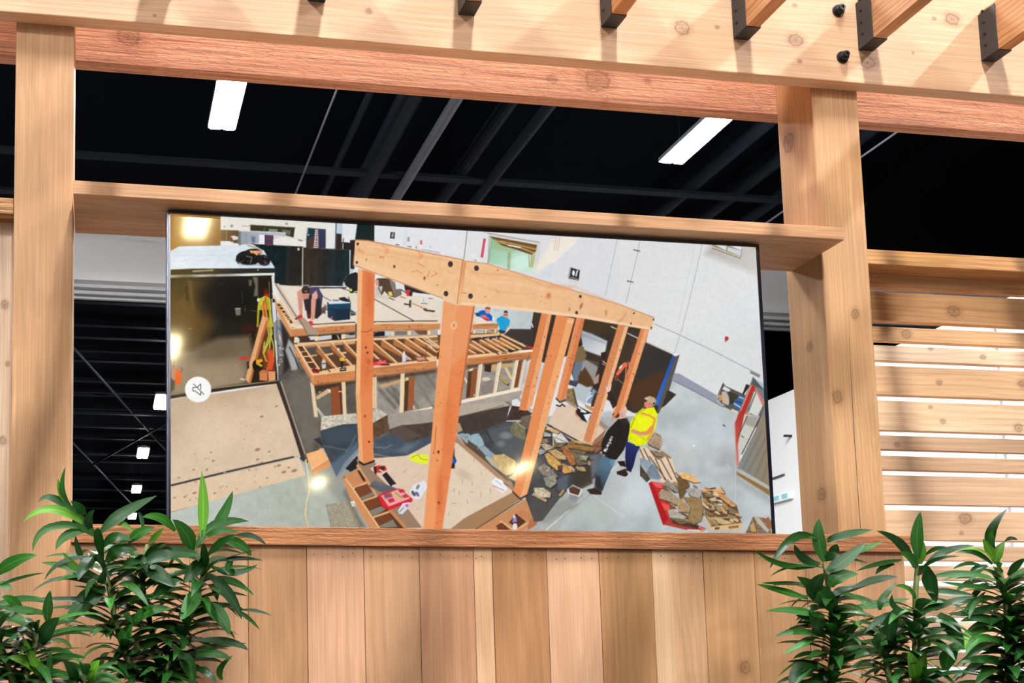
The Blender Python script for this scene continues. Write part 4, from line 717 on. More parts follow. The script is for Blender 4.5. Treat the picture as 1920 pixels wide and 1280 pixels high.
E(960, 960, 210, 180, (204, 212, 216), 0.8, 1.2); E(780, 900, 100, 90, (176, 180, 176), 0.6, 1.2); E(620, 1080, 220, 110, (178, 184, 176), 0.6, 1.3); L('200,1250 555,938', 8, (226, 226, 218)); L('600,945 870,1145', 7, (206, 208, 202), 0.9); L('755,745 900,620', 8, (212, 216, 216)); P('300,1000 560,940 420,1080 200,1200 130,1180', (130, 130, 120), 0.5, 12); E(430, 1050, 60, 14, (120, 118, 110), 0.4, 1.0, -0.5)
# plywood platform inside, liner, rocks
P('220,330 300,180 430,170 560,260 720,390 640,470 500,490 330,420', (216, 190, 168), nz=0.02, ns=14); P('60,240 110,180 90,240', (206, 190, 176)); P('290,130 350,140 560,270 700,390 740,370 640,290 470,180 380,120', (148, 130, 118), 0.9, 3); P('590,500 720,380 690,450 680,540 600,605', (150, 116, 92)); L('600,580 690,500', 6, (96, 70, 54)); L('210,345 350,420 480,490', 12, (60, 52, 48)); P('450,240 480,190 530,215 600,250 555,330 510,310', (40, 40, 42)); P('450,215 480,300 520,310 490,310 450,260', (196, 122, 84)); P('520,260 590,250 555,330', (222, 228, 234)); L('480,200 540,240 500,230', 12, (236, 236, 236)); L('290,180 320,190 340,170 360,190', 12, (48, 44, 44)); P('380,40 440,30 470,190 370,130', (140, 118, 84), 1, 2, nz=0.25, ns=4); L('430,50 470,190', 12, (80, 68, 50)); P('700,240 760,230 790,300 760,340 690,300', (176, 176, 176), 0.8, 4); P('530,170 600,200 610,240 540,200', (196, 140, 96))
P('690,240 715,245 712,290 680,280', (160, 190, 214)); E(650, 60, 30, 30, (90, 60, 50), 0.4, 1.0)
F(780, 760, 5.333)
P('380,170 720,230 900,160 1120,170 1200,300 1100,420 1120,830 960,860 800,500 520,280 420,290', (74, 76, 78), nz=0.14, ns=12); P('720,240 960,180 1100,340 1060,560 980,520 860,480 780,400', (92, 96, 98), 0.8, 8); E(900, 300, 60, 34, (150, 152, 154), 0.6, 1.1); E(850, 380, 40, 30, (140, 144, 146), 0.5, 1.1); P('430,100 940,0 900,160 720,230 500,280 420,170', (74, 62, 56), nz=0.12, ns=8); P('380,60 440,0 880,-40 940,0 640,60 440,110', (176, 164, 150), nz=0.05); L('430,110 640,60 880,0', 7, (110, 94, 80)); L('700,250 770,380', 9, (50, 48, 50)); P('960,0 1080,20 1160,80 1100,140 900,150', (70, 54, 44), nz=0.2, ns=5)
P('1060,110 1150,90 1160,200 1100,240 1040,150', (112, 100, 84), nz=0.15, ns=5); P('940,230 990,148 1090,230 1100,330 1070,350 960,280', (120, 116, 90), nz=0.18, ns=4); L('990,150 1090,230', 9, (190, 170, 130)); P('400,160 440,180 465,250 410,275', (170, 150, 120)); P('330,330 390,290 500,400 960,770 1000,880 960,900 700,720', (168, 132, 106)); L('385,350 950,850', 9, (140, 106, 82)); P('430,300 500,370 620,440 760,600 930,720 920,760 700,560 500,400', (96, 76, 60))
P('425,285 470,275 500,300 470,330', (140, 158, 164)); P('480,310 520,290 530,330 490,345', (130, 148, 154)); P('515,325 560,290 625,278 660,330 685,390 620,412 540,370', (148, 170, 178), nz=0.1, ns=4); P('515,340 620,412 610,440 520,400', (90, 80, 70)); P('620,415 680,398 720,430 785,500 760,525 700,505', (140, 156, 166), nz=0.08, ns=4); P('620,418 700,505 690,520 620,440', (84, 78, 72)); P('780,495 880,485 990,550 1000,580 940,690 900,700 780,580 740,560', (196, 168, 120), nz=0.12, ns=5); P('920,720 1010,670 1000,760', (206, 180, 142))
P('60,1230 0,1130 100,990 130,380 330,330 420,380 960,850 960,880 700,1010 480,1130 350,1230', (220, 198, 176), nz=0.02, ns=12)
for x0, y0, x1, y1 in ((20, 640, 25, 600), (580, 560, 582, 530), (655, 700, 652, 660), (465, 780, 466, 740), (650, 920, 652, 870), (430, 860, 433, 890), (510, 940, 515, 975), (380, 830, 378, 860), (560, 800, 562, 770), (330, 1100, 335, 1060), (745, 870, 746, 830), (470, 690, 500, 720), (360, 980, 400, 975), (540, 860, 580, 862)): L([(x0, y0), (x1, y1)], 7, (168, 138, 112), 0.8)
E(480, 690, 90, 40, (196, 170, 148), 0.6, 1.0, 0.5)
P('345,1235 480,1128 960,870 1050,930 640,1235', (160, 126, 92)); L('600,1235 1060,940', 8, (96, 66, 46)); P('600,1240 1105,930 1200,1110 1200,1150 1080,1250', (196, 138, 96)); P('1000,1080 1100,1160 1010,1230 930,1170', (90, 56, 38)); L('850,1160 970,1245', 20, (226, 176, 128)); P('800,1200 860,1170 950,1245 820,1245', (110, 66, 42)); L('1010,1240 1190,1130', 20, (218, 162, 116)); P('1000,1075 1060,1040 1205,1110 1130,1150', (190, 130, 90)); P('1130,1150 1205,1110 1210,1190 1110,1250', (178, 112, 74)); P('970,1110 1000,1105 1010,1160 965,1170', (150, 130, 190)); E(990, 1210, 24, 34, (220, 216, 220)); L('980,1100 985,1120', 14, (236, 236, 240))
P('750,760 800,720 860,745 915,835 870,875 800,830', (232, 234, 236)); L('770,800 880,850', 8, (190, 110, 120)); L('880,780 925,805', 10, (96, 84, 76)); L('800,750 850,790', 7, (150, 160, 170)); P('0,500 60,480 115,490 112,580 60,585 0,560', (226, 232, 60)); L('0,540 50,510 60,540 100,560', 6, (110, 120, 30)); P('365,410 385,430 385,500 405,550 390,580 385,630 345,630 350,520', (40, 42, 56)); P('355,520 405,540 400,575 350,580', (44, 90, 170)); P('0,770 70,760 95,800 90,880 30,940 0,930', (216, 218, 226)); E(20, 800, 16, 24, (120, 130, 150)); E(15, 890, 20, 18, (110, 110, 140))
# rocks on the black sheet
F(980, 720, 4.57)
P('0,560 60,460 160,380 240,350 420,480 600,520 690,620 660,780 520,860 380,920 240,960 100,1180 20,960', (72, 72, 74), nz=0.18, ns=10); P('100,900 250,880 330,960 170,1170 100,1180 60,1040', (84, 82, 80), nz=0.06); P('440,760 600,700 600,850 500,900 420,850', (70, 62, 50), 0.9, 4); P('560,620 640,600 650,740 600,760', (96, 100, 110), 0.9, 5); P('290,820 400,760 380,900 300,910', (96, 104, 116), 0.8, 6)
slabs('190,420 420,480 640,540 560,700 470,760 330,760 200,620', 44, [(150, 122, 88), (112, 98, 78), (176, 146, 104), (96, 88, 78), (190, 170, 138)], 22, 52, 41)
RK = [('200,390 215,360 330,410 300,425', (226, 184, 132)), ('185,410 240,430 250,450 180,450', (176, 176, 170)), ('255,420 300,430 330,415 400,500 340,515 260,530', (206, 204, 196)), ('260,450 290,500 380,500 340,540 270,535', (120, 104, 80)), ('165,480 210,470 225,505 170,510', (150, 132, 104)), ('155,520 200,510 265,555 200,570', (186, 172, 146)), ('130,580 160,555 210,575 150,610', (150, 162, 166)),
      ('190,600 220,590 300,650 345,700 340,740 290,735 220,680', (206, 158, 92)), ('220,575 290,560 370,610 375,650 300,640', (196, 162, 112)), ('330,545 370,530 440,600 455,690 420,700 380,640', (166, 108, 66)), ('340,680 420,720 425,755 360,770 330,740', (204, 152, 92)), ('400,560 500,570 560,630 550,690 470,700 440,610', (112, 102, 82)), ('380,510 430,480 600,520 640,545 600,580 480,560 390,545', (150, 112, 70)), ('430,480 600,510 600,530 450,505', (200, 160, 110)), ('600,530 690,460 700,540 620,600', (132, 92, 68)),
      ('130,720 190,680 250,730 305,790 290,810 170,780', (132, 124, 112)), ('180,800 280,790 295,850 240,890 200,870', (140, 140, 124)), ('490,610 560,620 540,660 500,650', (150, 158, 130)), ('300,700 340,690 335,735 300,740', (90, 74, 56)), ('95,890 180,890 240,930 235,975 150,970 105,930', (200, 186, 158)), ('80,950 100,930 210,990 205,1012', (186, 168, 134)), ('310,950 350,900 360,920 325,965', (180, 150, 100))]
for i, (p, c) in enumerate(RK):
    q = [tuple(map(float, s.split(','))) for s in p.split()]; P([(x+5, y+8) for x, y in q], (44, 38, 32), 0.8, 2); P(p, c, nz=0.2, ns=3)
    L([q[0], ((q[0][0]+q[2][0])/2, (q[0][1]+q[2][1])/2), q[2]], 6, tuple(x*0.62 for x in c), 0.6); L([q[0], q[1]], 5, tuple(min(255, x*1.2) for x in c), 0.7); L(q[len(q)//2:len(q)//2+2], 7, (60, 46, 34), 0.7)
S(140, 690, 270, 740, 8, [(190, 184, 172)], 4, 9, 0.6, 12)
P('375,905 430,860 510,900 465,1015 400,980', (176, 176, 180)); P('395,895 430,872 500,905 480,955 400,930', (92, 62, 46)); L('390,900 400,935 480,960 505,900', 9, (232, 232, 232)); P('400,940 480,962 462,1015 395,985', (140, 140, 144))
# black liner left of centre
F(560, 740, 4.923)
P('830,180 1250,125 1250,250 1080,270 960,280 840,330', (160, 150, 140), nz=0.05, ns=8); P('830,320 960,278 1130,270 1240,250 1240,400 1060,420 860,470', (82, 68, 58), nz=0.14, ns=8); P('870,310 960,280 1040,330 1130,380 860,460 830,360', (96, 84, 74), 0.8, 5)
P('200,330 400,270 545,265 560,480 420,620 350,750 300,640 220,470', (64, 72, 80), nz=0.10, ns=10); P('140,410 200,390 230,490', (56, 54, 56)); P('680,480 720,400 860,360 1000,440 1240,370 1240,450 960,575 900,580 690,540', (76, 88, 98), nz=0.10, ns=10); P('215,350 420,300 530,290 500,420 300,470', (70, 82, 92), 0.8, 10); P('300,640 440,520 550,430 550,500 420,640 350,750', (92, 106, 122), 0.9, 6); P('430,680 540,560 570,660 480,710', (36, 34, 36)); L('230,470 440,510', 7, (120, 126, 134), 0.8, 3); L('530,370 480,470 440,520', 8, (120, 128, 136), 0.8, 3); P('900,520 1000,460 1100,440 1000,540', (112, 124, 132), 0.7, 8); L('700,480 800,490 860,465', 9, (128, 134, 140), 0.8, 3); P('690,545 900,580 960,575 700,600', (60, 52, 48), 0.7, 5); P('350,750 420,640 550,500 560,520 430,680 360,752', (120, 132, 150), 0.7, 3)
P('210,200 400,180 530,170 545,265 400,272 200,330', (196, 186, 168), nz=0.22, ns=4); P('680,140 730,125 820,180 720,235 680,262', (192, 182, 168), nz=0.22, ns=4); P('680,265 820,185 830,330 760,370 690,400', (94, 72, 52), nz=0.2, ns=5); P('170,260 210,230 200,340 190,380', (110, 96, 82)); L('165,120 220,210', 10, (196, 190, 182))
P('535,600 700,585 760,580 1010,560 1190,460 1250,430 1250,640 1180,1240 1000,1235 860,1060 700,800', (218, 192, 168), nz=0.02, ns=12); P('535,590 570,600 700,620 720,640 660,680 910,920 1140,1225 1000,1230 730,930 640,800 545,650', (152, 124, 104)); P('545,640 640,790 600,800 550,690', (190, 140, 100))
for x0, y0, x1, y1 in ((960, 720, 1000, 690), (1060, 760, 1090, 740), (1130, 690, 1150, 670), (1110, 980, 1140, 970), (1090, 1060, 1110, 1040)): L([(x0, y0), (x1, y1)], 5, (176, 148, 122), 0.8)
P('410,760 540,690 640,800 740,930 830,1060 1000,1235 740,1235 600,1000', (96, 60, 40)); P('405,780 440,760 750,1225 650,1225 470,940', (204, 142, 98)); L('430,760 745,1228', 14, (236, 184, 134)); P('415,745 540,690 620,800 510,860', (198, 136, 92)); L('510,860 640,805', 20, (224, 170, 122)); L('590,985 720,935', 20, (224, 170, 122)); L('690,1130 830,1080', 20, (222, 168, 120)); P('560,950 690,890 710,920 600,970', (130, 124, 108)); P('650,1070 780,1020 800,1060 690,1120', (132, 128, 114)); P('740,1210 870,1150 910,1220 760,1228', (130, 126, 112)); P('520,855 640,820 700,890 560,945', (122, 72, 44)); P('600,985 720,945 760,1010 650,1070', (120, 70, 42)); P('700,1135 830,1090 870,1150 740,1205', (118, 70, 42)); L('545,655 720,930', 26, (206, 152, 106)); L('840,1060 990,1230', 30, (190, 134, 92)); P('540,700 560,695 620,790 600,802', (60, 40, 30))
P('68,545 220,497 278,600 120,700', (240, 176, 122), nz=0.05); P('120,700 278,602 298,655 130,745', (218, 148, 94)); L('120,702 280,604', 6, (190, 120, 76));
L('65,600 85,700 95,800 100,880 70,1000 60,1100 90,1215', 11, (222, 196, 130)); L('68,600 90,760 98,880 66,1010 64,1110', 4, (250, 232, 180))
P('690,680 730,650 800,655 815,690 760,720 700,715', (214, 56, 54)); P('690,660 720,660 720,730 700,730', (50, 42, 42)); P('735,670 790,655 800,690 750,700', (60, 50, 50)); L('750,690 790,720', 12, (236, 206, 200)); P('770,740 810,710 905,825 850,845', (46, 40, 42)); L('865,838 900,828', 10, (210, 206, 204)); P('645,840 700,790 760,810 910,865 820,915 740,890', (98, 96, 104)); P('700,790 800,820 780,850 690,830', (110, 108, 116), 0.8, 4)
P('735,945 760,910 930,860 1050,960 1050,985 830,1065 780,1040', (208, 44, 50)); P('760,930 930,868 1030,955 830,1030', (236, 160, 166)); P('780,920 850,900 870,940 800,960', (120, 70, 80), 0.8, 3); P('860,905 900,895 980,960 950,970', (226, 206, 150)); L('875,910 950,965', 9, (210, 170, 40)); L('890,900 960,955', 6, (60, 50, 60)); P('915,880 960,868 985,890 940,905', (190, 50, 62)); P('950,930 990,915 1015,940 975,955', (196, 60, 72)); P('820,965 870,950 890,980 840,1000', (190, 54, 64)); L('740,960 770,1030 830,1060', 9, (170, 30, 36))
P('1020,900 1060,830 1160,790 1190,850 1120,960 1060,960', (222, 222, 226)); E(1100, 850, 14, 26, (130, 134, 146), 1, None, 0.5); E(1060, 910, 16, 30, (90, 94, 110), 1, None, -0.6); E(1095, 915, 14, 26, (110, 114, 130), 1, None, -0.6); P('915,1070 960,1000 1020,990 1025,1030 960,1100 925,1095', (214, 212, 220)); E(1000, 1022, 18, 16, (190, 110, 180)); L('930,1080 970,1040', 9, (120, 130, 150)); P('1025,560 1060,545 1195,550 1195,640 1120,635 1030,605', (226, 232, 60)); L('1040,580 1100,550 1130,590 1190,600', 5, (120, 128, 40)); P('478,985 515,980 525,1025 495,1030', (232, 234, 232)); L('495,1000 512,1015', 7, (120, 124, 130))

# --- men at the right, pallets of stone
F(1080, 720, 5.817)
P('160,780 300,740 280,800 200,1000 170,1050', (110, 114, 120), 0.7, 5)
P('330,60 360,0 390,0 380,60 350,95', (230, 184, 170)); P('340,95 375,80 460,200 440,250 400,260 360,170', (56, 46, 42))
P('270,790 440,800 400,900 330,1060 290,1160 240,1180 210,1080 220,960', (90, 116, 136), g=((60, 74, 84), (330, 900), (240, 1100))); P('210,1000 260,1000 290,1150 200,1140', (54, 50, 46), 0.9, 5); P('115,1150 200,1130 285,1175 275,1205 160,1200', (56, 44, 40)); E(400, 850, 30, 40, (120, 146, 166), 0.7, 1.0)
P('345,500 460,380 545,370 590,440 580,580 520,720 440,825 380,815 290,780 275,660 300,580', (46, 40, 36), nz=0.12, ns=8); L('500,490 420,700', 8, (30, 26, 24), 0.7, 3); P('460,390 560,370 585,430 520,450', (58, 50, 44), 0.8, 4)
for i, (x, y) in enumerate(((393, 572), (384, 594), (374, 614), (366, 634), (354, 656), (342, 676), (332, 696), (320, 716))):
    ch = 'carhartt'[i]; u = (-0.46, 0.89); v = (-0.89, -0.46)       # lettering runs down the sleeve
    G = {'c': [(0.8, 0.2, 0.2, 0.1, 0.0, 0.5, 0.2, 0.9, 0.8, 0.8)], 'a': [(0.1, 0.9, 0.8, 0.9, 0.9, 0.0, 0.2, 0.0, 0.1, 0.4, 0.9, 0.5)], 'r': [(0.1, 0, 0.1, 0.9), (0.1, 0.6, 0.8, 0.9)], 'h': [(0.1, 0, 0.1, 1.5), (0.1, 0.7, 0.8, 0.8, 0.8, 0)], 't': [(0.4, 0, 0.4, 1.4), (0.0, 0.9, 0.9, 0.9)]}[ch]
    for st in G: L([(x + u[0]*a*18 + v[0]*(b-0.5)*-22, y + u[1]*a*18 + v[1]*(b-0.5)*-22) for a, b in zip(st[::2], st[1::2])], 6.5, (236, 236, 236))
E(315, 720, 14, 12, (236, 236, 236)); E(305, 775, 12, 8, (196, 150, 130))
E(485, 280, 72, 66, (226, 176, 166)); P('430,250 470,225 540,300 545,360 480,380 440,350', (222, 168, 156)); P('395,330 420,290 470,310 475,350 450,370 405,360', (92, 56, 44)); P('400,280 430,255 440,300 405,310', (222, 168, 154)); E(500, 335, 14, 26, (214, 150, 140)); E(470, 250, 26, 14, (240, 206, 200), 0.7, 1.0)
P('545,620 700,680 660,760 630,880 600,960 550,940 535,800', (44, 52, 104), g=((34, 36, 66), (640, 700), (560, 900))); P('450,840 530,835 550,905 480,890', (52, 36, 30)); P('440,955 540,920 570,985 540,1010 450,985', (58, 42, 34))
P('590,420 640,350 760,265 850,250 890,330 870,460 820,600 760,660 660,675 565,600 585,500', (226, 232, 24), nz=0.06, ns=8); P('665,400 740,350 830,380 820,480 720,520 670,470', (236, 242, 30), 0.9, 6); L('620,510 700,540 780,530 830,470', 40, (224, 140, 96)); L('620,518 700,548 770,545', 22, (206, 150, 140)); L('720,320 800,340 860,380 830,520 780,600', 20, (226, 150, 80)); L('640,370 600,470', 12, (170, 170, 30)); L('690,560 760,610', 9, (176, 178, 20), 0.8, 3); P('640,330 740,250 745,280 660,340', (190, 190, 60)); L('610,590 570,600', 8, (176, 180, 20))
P('745,200 790,180 850,220 840,250 770,265 745,240', (214, 130, 120)); P('750,150 800,128 860,150 875,190 860,235 800,205 770,170', (190, 166, 138)); P('745,150 790,145 780,172 752,165', (206, 186, 160)); E(852, 210, 14, 12, (70, 66, 66)); L('800,205 850,230', 7, (140, 116, 96))
F(1200, 780, 5.567)
P('0,320 60,330 330,420 400,690 380,720 230,690 100,560 0,440', (222, 196, 170), nz=0.03)
for a, b in (((0, 345), (55, 470)), ((40, 340), (190, 640)), ((100, 420), (290, 690)), ((215, 450), (330, 660)), ((280, 430), (400, 690)), ((160, 440), (260, 660))): L([a, b], 11, (92, 66, 46))
P('75,270 150,160 220,200 240,280 210,345 130,310', (166, 142, 120), nz=0.25, ns=3); P('75,275 130,310 210,345 200,360 90,310', (110, 84, 56)); P('60,290 110,350 250,380 250,420 200,460 140,420', (140, 122, 100), nz=0.2, ns=4); L('110,360 160,420 240,430', 8, (70, 56, 42)); P('210,345 330,430 320,445 250,420', (150, 124, 96)); P('0,430 120,470 230,640 200,665 110,650 60,560 0,500', (142, 156, 166), nz=0.12, ns=5); P('60,600 110,540 160,500 220,650 120,655', (120, 134, 146), nz=0.1); L('90,550 140,500', 8, (90, 96, 104)); P('0,500 110,655 70,690 0,620', (84, 74, 62), nz=0.2)
P('90,700 120,680 250,700 210,800 330,920 360,960 330,1060 310,1130 240,1130', (196, 54, 52)); P('120,680 250,700 240,760 170,740', (226, 96, 92)); P('215,900 350,945 300,980 260,980', (226, 90, 84)); P('90,700 125,690 320,1130 240,1135', (170, 32, 34)); L('150,745 240,760', 6, (150, 30, 32)); L('160,780 220,790', 6, (150, 30, 32))
P('240,1130 310,1060 480,1130 690,1180 640,1215 500,1190', (170, 66, 60)); P('330,1080 620,1140 600,1180 340,1120', (84, 60, 48)); P('490,1180 620,1185 650,1215 500,1190', (216, 206, 200)); P('620,1140 690,1170 670,1200 640,1215', (190, 92, 78))
slabs('250,700 420,640 620,740 660,1000 560,1120 330,1080 220,880', 34, [(150, 130, 102), (122, 104, 80), (168, 150, 124), (104, 88, 66)], 26, 60, 42)
ST = [('250,690 290,660 400,760 420,800 370,790 270,730', (150, 140, 128)), ('200,800 230,765 300,780 400,850 390,930 330,900 200,860', (166, 146, 122)), ('390,640 450,600 520,720 470,800 420,880 400,760', (112, 88, 58)), ('400,600 470,590 560,620 620,690 560,695 440,650', (226, 178, 118)), ('480,770 540,745 620,760 640,800 620,860 540,840', (166, 160, 152)), ('440,840 540,850 640,860 665,960 640,1090 560,1130 490,1090 530,960', (150, 124, 86)), ('385,900 430,860 520,960 520,1010 400,1000', (170, 142, 104)), ('290,990 340,970 480,1050 470,1080 310,1060', (176, 170, 156)), ('310,1065 470,1085 520,1110 430,1130', (120, 100, 70)),
      ('640,770 680,740 760,800 700,850', (206, 164, 116)), ('675,740 750,770 740,795', (130, 96, 64)), ('740,770 850,750 890,810 800,800', (222, 168, 112)), ('770,790 880,820 1010,940 960,950 830,850', (200, 150, 100)), ('660,880 770,930 790,980 700,950', (190, 162, 122)), ('720,840 780,810 800,880 750,910', (196, 188, 172)), ('790,870 850,880 900,940 820,930', (222, 214, 200)), ('760,900 880,950 920,1000 820,1000', (160, 142, 116)), ('890,930 1010,1000 1040,1040 930,1010', (140, 118, 92)), ('670,1000 760,1040 900,1060 860,1100 720,1080', (176, 146, 104)), ('880,1010 1000,1050 1050,1090 940,1110', (150, 122, 88)), ('690,1060 800,1100 830,1150 740,1130', (166, 136, 98)), ('780,1060 940,1100 1000,1110 900,1140 820,1120', (196, 172, 130))]
P('640,770 780,740 1010,930 1050,1090 1060,1110 830,1150 690,1060', (104, 82, 58), nz=0.25, ns=4)
for i, (p, c) in enumerate(ST):
    q = [tuple(map(float, s.split(','))) for s in p.split()]; P([(x+4, y+9) for x, y in q], (62, 48, 34), 0.75, 2); P(p, c, nz=0.16, ns=3); L([q[0], q[1]], 5, tuple(min(255, x*1.15) for x in c), 0.8); L([q[-1], q[-2]], 7, (84, 62, 42), 0.7)
    L([((q[0][0]+q[-1][0])/2, (q[0][1]+q[-1][1])/2), ((q[1][0]+q[2][0])/2, (q[1][1]+q[2][1])/2)], 5, tuple(x*0.7 for x in c), 0.5)
P('665,1010 690,1060 740,1150 1060,1100 1075,1150 1050,1185 740,1190 710,1150', (212, 180, 134)); L('740,1150 1060,1110', 8, (120, 90, 60)); slabs('650,790 780,750 1000,930 1040,1080 840,1130 700,1050', 22, [(196, 158, 112), (166, 134, 96), (214, 186, 146), (140, 112, 80)], 24, 56, 43, 0.5)
P('780,1160 830,1155 830,1180 780,1185', (120, 84, 50)); P('920,1150 1030,1135 1030,1165 930,1175', (150, 112, 72)); L('370,590 420,640', 9, (90, 70, 46)); L('580,695 630,695', 12, (140, 112, 82)); L('845,740 890,800', 8, (120, 90, 62))
P('1100,1220 1180,1050 1300,1060 1360,1180 1380,1240', (130, 112, 90), nz=0.25, ns=4); P('1190,1050 1240,1060 1350,1190 1330,1215 1230,1120', (186, 176, 158)); P('1290,1080 1340,1050 1380,1110 1370,1190', (150, 104, 76)); P('1150,1140 1190,1100 1230,1200 1160,1210', (190, 150, 110)); P('1265,1205 1300,1200 1300,1240 1268,1240', (70, 120, 170)); L('1180,1060 1220,1200', 7, (74, 58, 44)); L('1120,1200 1200,1215', 8, (90, 66, 50)); P('650,1180 700,1190 720,1230 600,1230', (206, 206, 200), 0.6, 6)

# --- the timber frame in front of everything
F(0, 0, 1)
def post(lf, rf, cl, cr, seed):
    board(lf, cl, seed, 0.08, 8, 2); board(rf, cr, seed+1, 0.10, 12, 5, (150, 70, 40))
P('666,500 706,508 706,870 664,866', (60, 50, 44), 0.0)
post('1201.6,616 1208,617 1163,770 1146,790', '1208,617 1217,619 1173,760 1163,770', (212, 130, 84), (232, 160, 112), 20)
post('1015.6,585 1027,587 986,770 973,768', '1027,587 1034.5,588.5 998,760 986,770', (214, 132, 84), (232, 160, 112), 22)
post('1081,594 1090,596 1050,752 1043,747', '1090,596 1096.5,597.5 1059,750 1050,752', (222, 140, 94), (212, 128, 82), 24)
post('1043,589 1064,594 975,934 962,922', '1064,594 1077.5,597 988,927 975,934', (224, 138, 88), (236, 164, 112), 26)
post('1159,608 1171,611 1107,830 1094,825', '1171,611 1178.5,612 1113,829 1107,830', (206, 134, 90), (234, 176, 132), 28)
L('962,922 975,935 988,928', 3, (66, 48, 38)); L('674,866 682,871 701,864', 4, (52, 40, 34)); L('1043,747 1050,754 1060,750', 3, (70, 56, 48))
P('680,505 703,513 698,740 700,863 682,869 676,740', (222, 130, 80)); board('681,508 702,513 698,740 677,740', (222, 130, 80), 30, 0.1, 14, 3, (150, 70, 40))
P('673,740 676,740 682,868 674,862', (236, 166, 110)); P('676,740 698,740 700.5,862 682,869', (224, 134, 84)); P('671,503 680.5,506 676,740 667,740', (238, 176, 126)); P('667,739 677,739 682,868 673.6,862', (234, 164, 112)); L('680,507 676,740 682,866', 1.2, (200, 110, 66), 0.7)
E(693, 545, 8, 40, (196, 100, 56), 0.5, 1.2); E(688, 690, 9, 30, (200, 106, 60), 0.4, 1.2); E(686, 651, 2, 2, (120, 50, 30)); E(689, 661, 2, 2, (110, 46, 30)); L('678,622 690,622 698,616', 1.2, (150, 76, 44)); E(691, 678, 4, 5, (190, 96, 56), 0.8, 0.7); E(692, 828, 2.2, 1.8, (110, 50, 30)); E(684, 780, 2, 3, (150, 80, 46))
post('832,563 857,572 814,992 793.6,992', '857,572 890.5,571 829.5,992 814,992', (234, 152, 102), (226, 134, 84), 34)
P('832,563 890.5,571 883,650 846,690 826,650', (232, 160, 116), 0.55, 10); E(851, 610, 6, 8, (240, 190, 150), 0.8, 0.8); E(851, 610, 2, 3, (206, 120, 80)); E(840, 800, 12, 60, (214, 116, 68), 0.5, 1.2); E(824, 920, 7, 40, (206, 104, 58), 0.5, 1.2); E(822, 847, 2.4, 3.4, (140, 64, 40)); E(823, 942, 2, 3, (146, 70, 44)); L('889,572 872,690 862,760', 3, (170, 96, 58), 0.8); L('818,800 815,840 812,850', 1.3, (170, 100, 60)); S(812, 640, 826, 790, 8, [(150, 80, 50)], 0.7, 1.3, 0.8, 21); S(818, 860, 830, 985, 7, [(160, 84, 50)], 0.6, 1.4, 0.8, 22)
# top beams
P('666,449 689,450 868,486 858,571 830,560 663,497', FIR, nz=0.03, ns=12); L('667,450 690,451 868,487', 2, (190, 130, 96)); L('664,497 830,559', 1.6, (150, 92, 60)); P('664,480 750,510 830,545 858,562 857,571 830,560 663,497', (242, 198, 158), 0.6, 6)
F(580, 380, 6.4)
for p in ('880,520 940,560 920,600', '1310,580 1350,640 1320,660', '590,560 640,600'): L(p, 26, (206, 122, 80), 0.55, 6)
L('800,560 1200,640 1500,660 1840,720', 12, (220, 158, 112), 0.6, 5); L('640,620 1000,650 1400,760', 10, (222, 162, 118), 0.5, 5); L('700,520 1100,560 1830,700', 12, (246, 206, 164), 0.6, 5); L('1225,830 1290,812 1355,850', 6, (176, 110, 76)); L('1300,715 1380,775', 5, (176, 110, 76)); L('1310,740 1350,750', 5, (176, 110, 76)); L('1440,820 1420,890', 6, (176, 104, 70)); L('1490,815 1530,850 1460,885', 6, (176, 104, 70)); E(1383, 905, 14, 22, (160, 90, 60)); S(840, 640, 900, 700, 7, [(186, 110, 76)], 4, 7, 0.8, 31); L('1340,700 1170,640', 6, (230, 176, 130)); E(685, 682, 8, 14, (170, 96, 60)); E(1540, 988, 8, 8, (170, 110, 80))
E(1020, 765, 12, 18, (90, 56, 46)); L('1660,820 1740,850', 6, (200, 140, 100), 0.7)
P('1838,684 1896,700 1832,1226 1774,1214', (222, 150, 104), g=((236, 180, 136), (1870, 800), (1800, 1180))); L('1838,684 1774,1214', 6, (150, 92, 60)); L('1896,700 1832,1226', 6, (170, 106, 70)); P('1600,1170 1774,1216 1832,1228 1925,1220 1925,1260 1790,1250 1600,1200', (170, 98, 60), 0.0)
for x, y, r in ((581, 494, 15), (570, 716, 15), (1693, 736, 29), (1640, 1090, 27)): E(x, y, r, r*1.2, (58, 46, 46)); E(x-3, y+4, r*0.6, r*0.7, (84, 70, 66), 0.7)
F(0, 0, 1)
P('874.5,489 914,494 1160,569.5 1227,594.5 1222,619 1214,617.5 1097,597 1000,584.5 891,571 865,570.5', FIR, g=((230, 180, 138), (900, 530), (1180, 600)), nz=0.025, ns=12); L('875,489.5 914,494.5 1160,570 1226,595', 1.6, (196, 140, 104)); L('866,569 1000,582 1097,594 1216,616', 5, (246, 210, 172), 0.8, 3)
F(860, 400, 6.4)
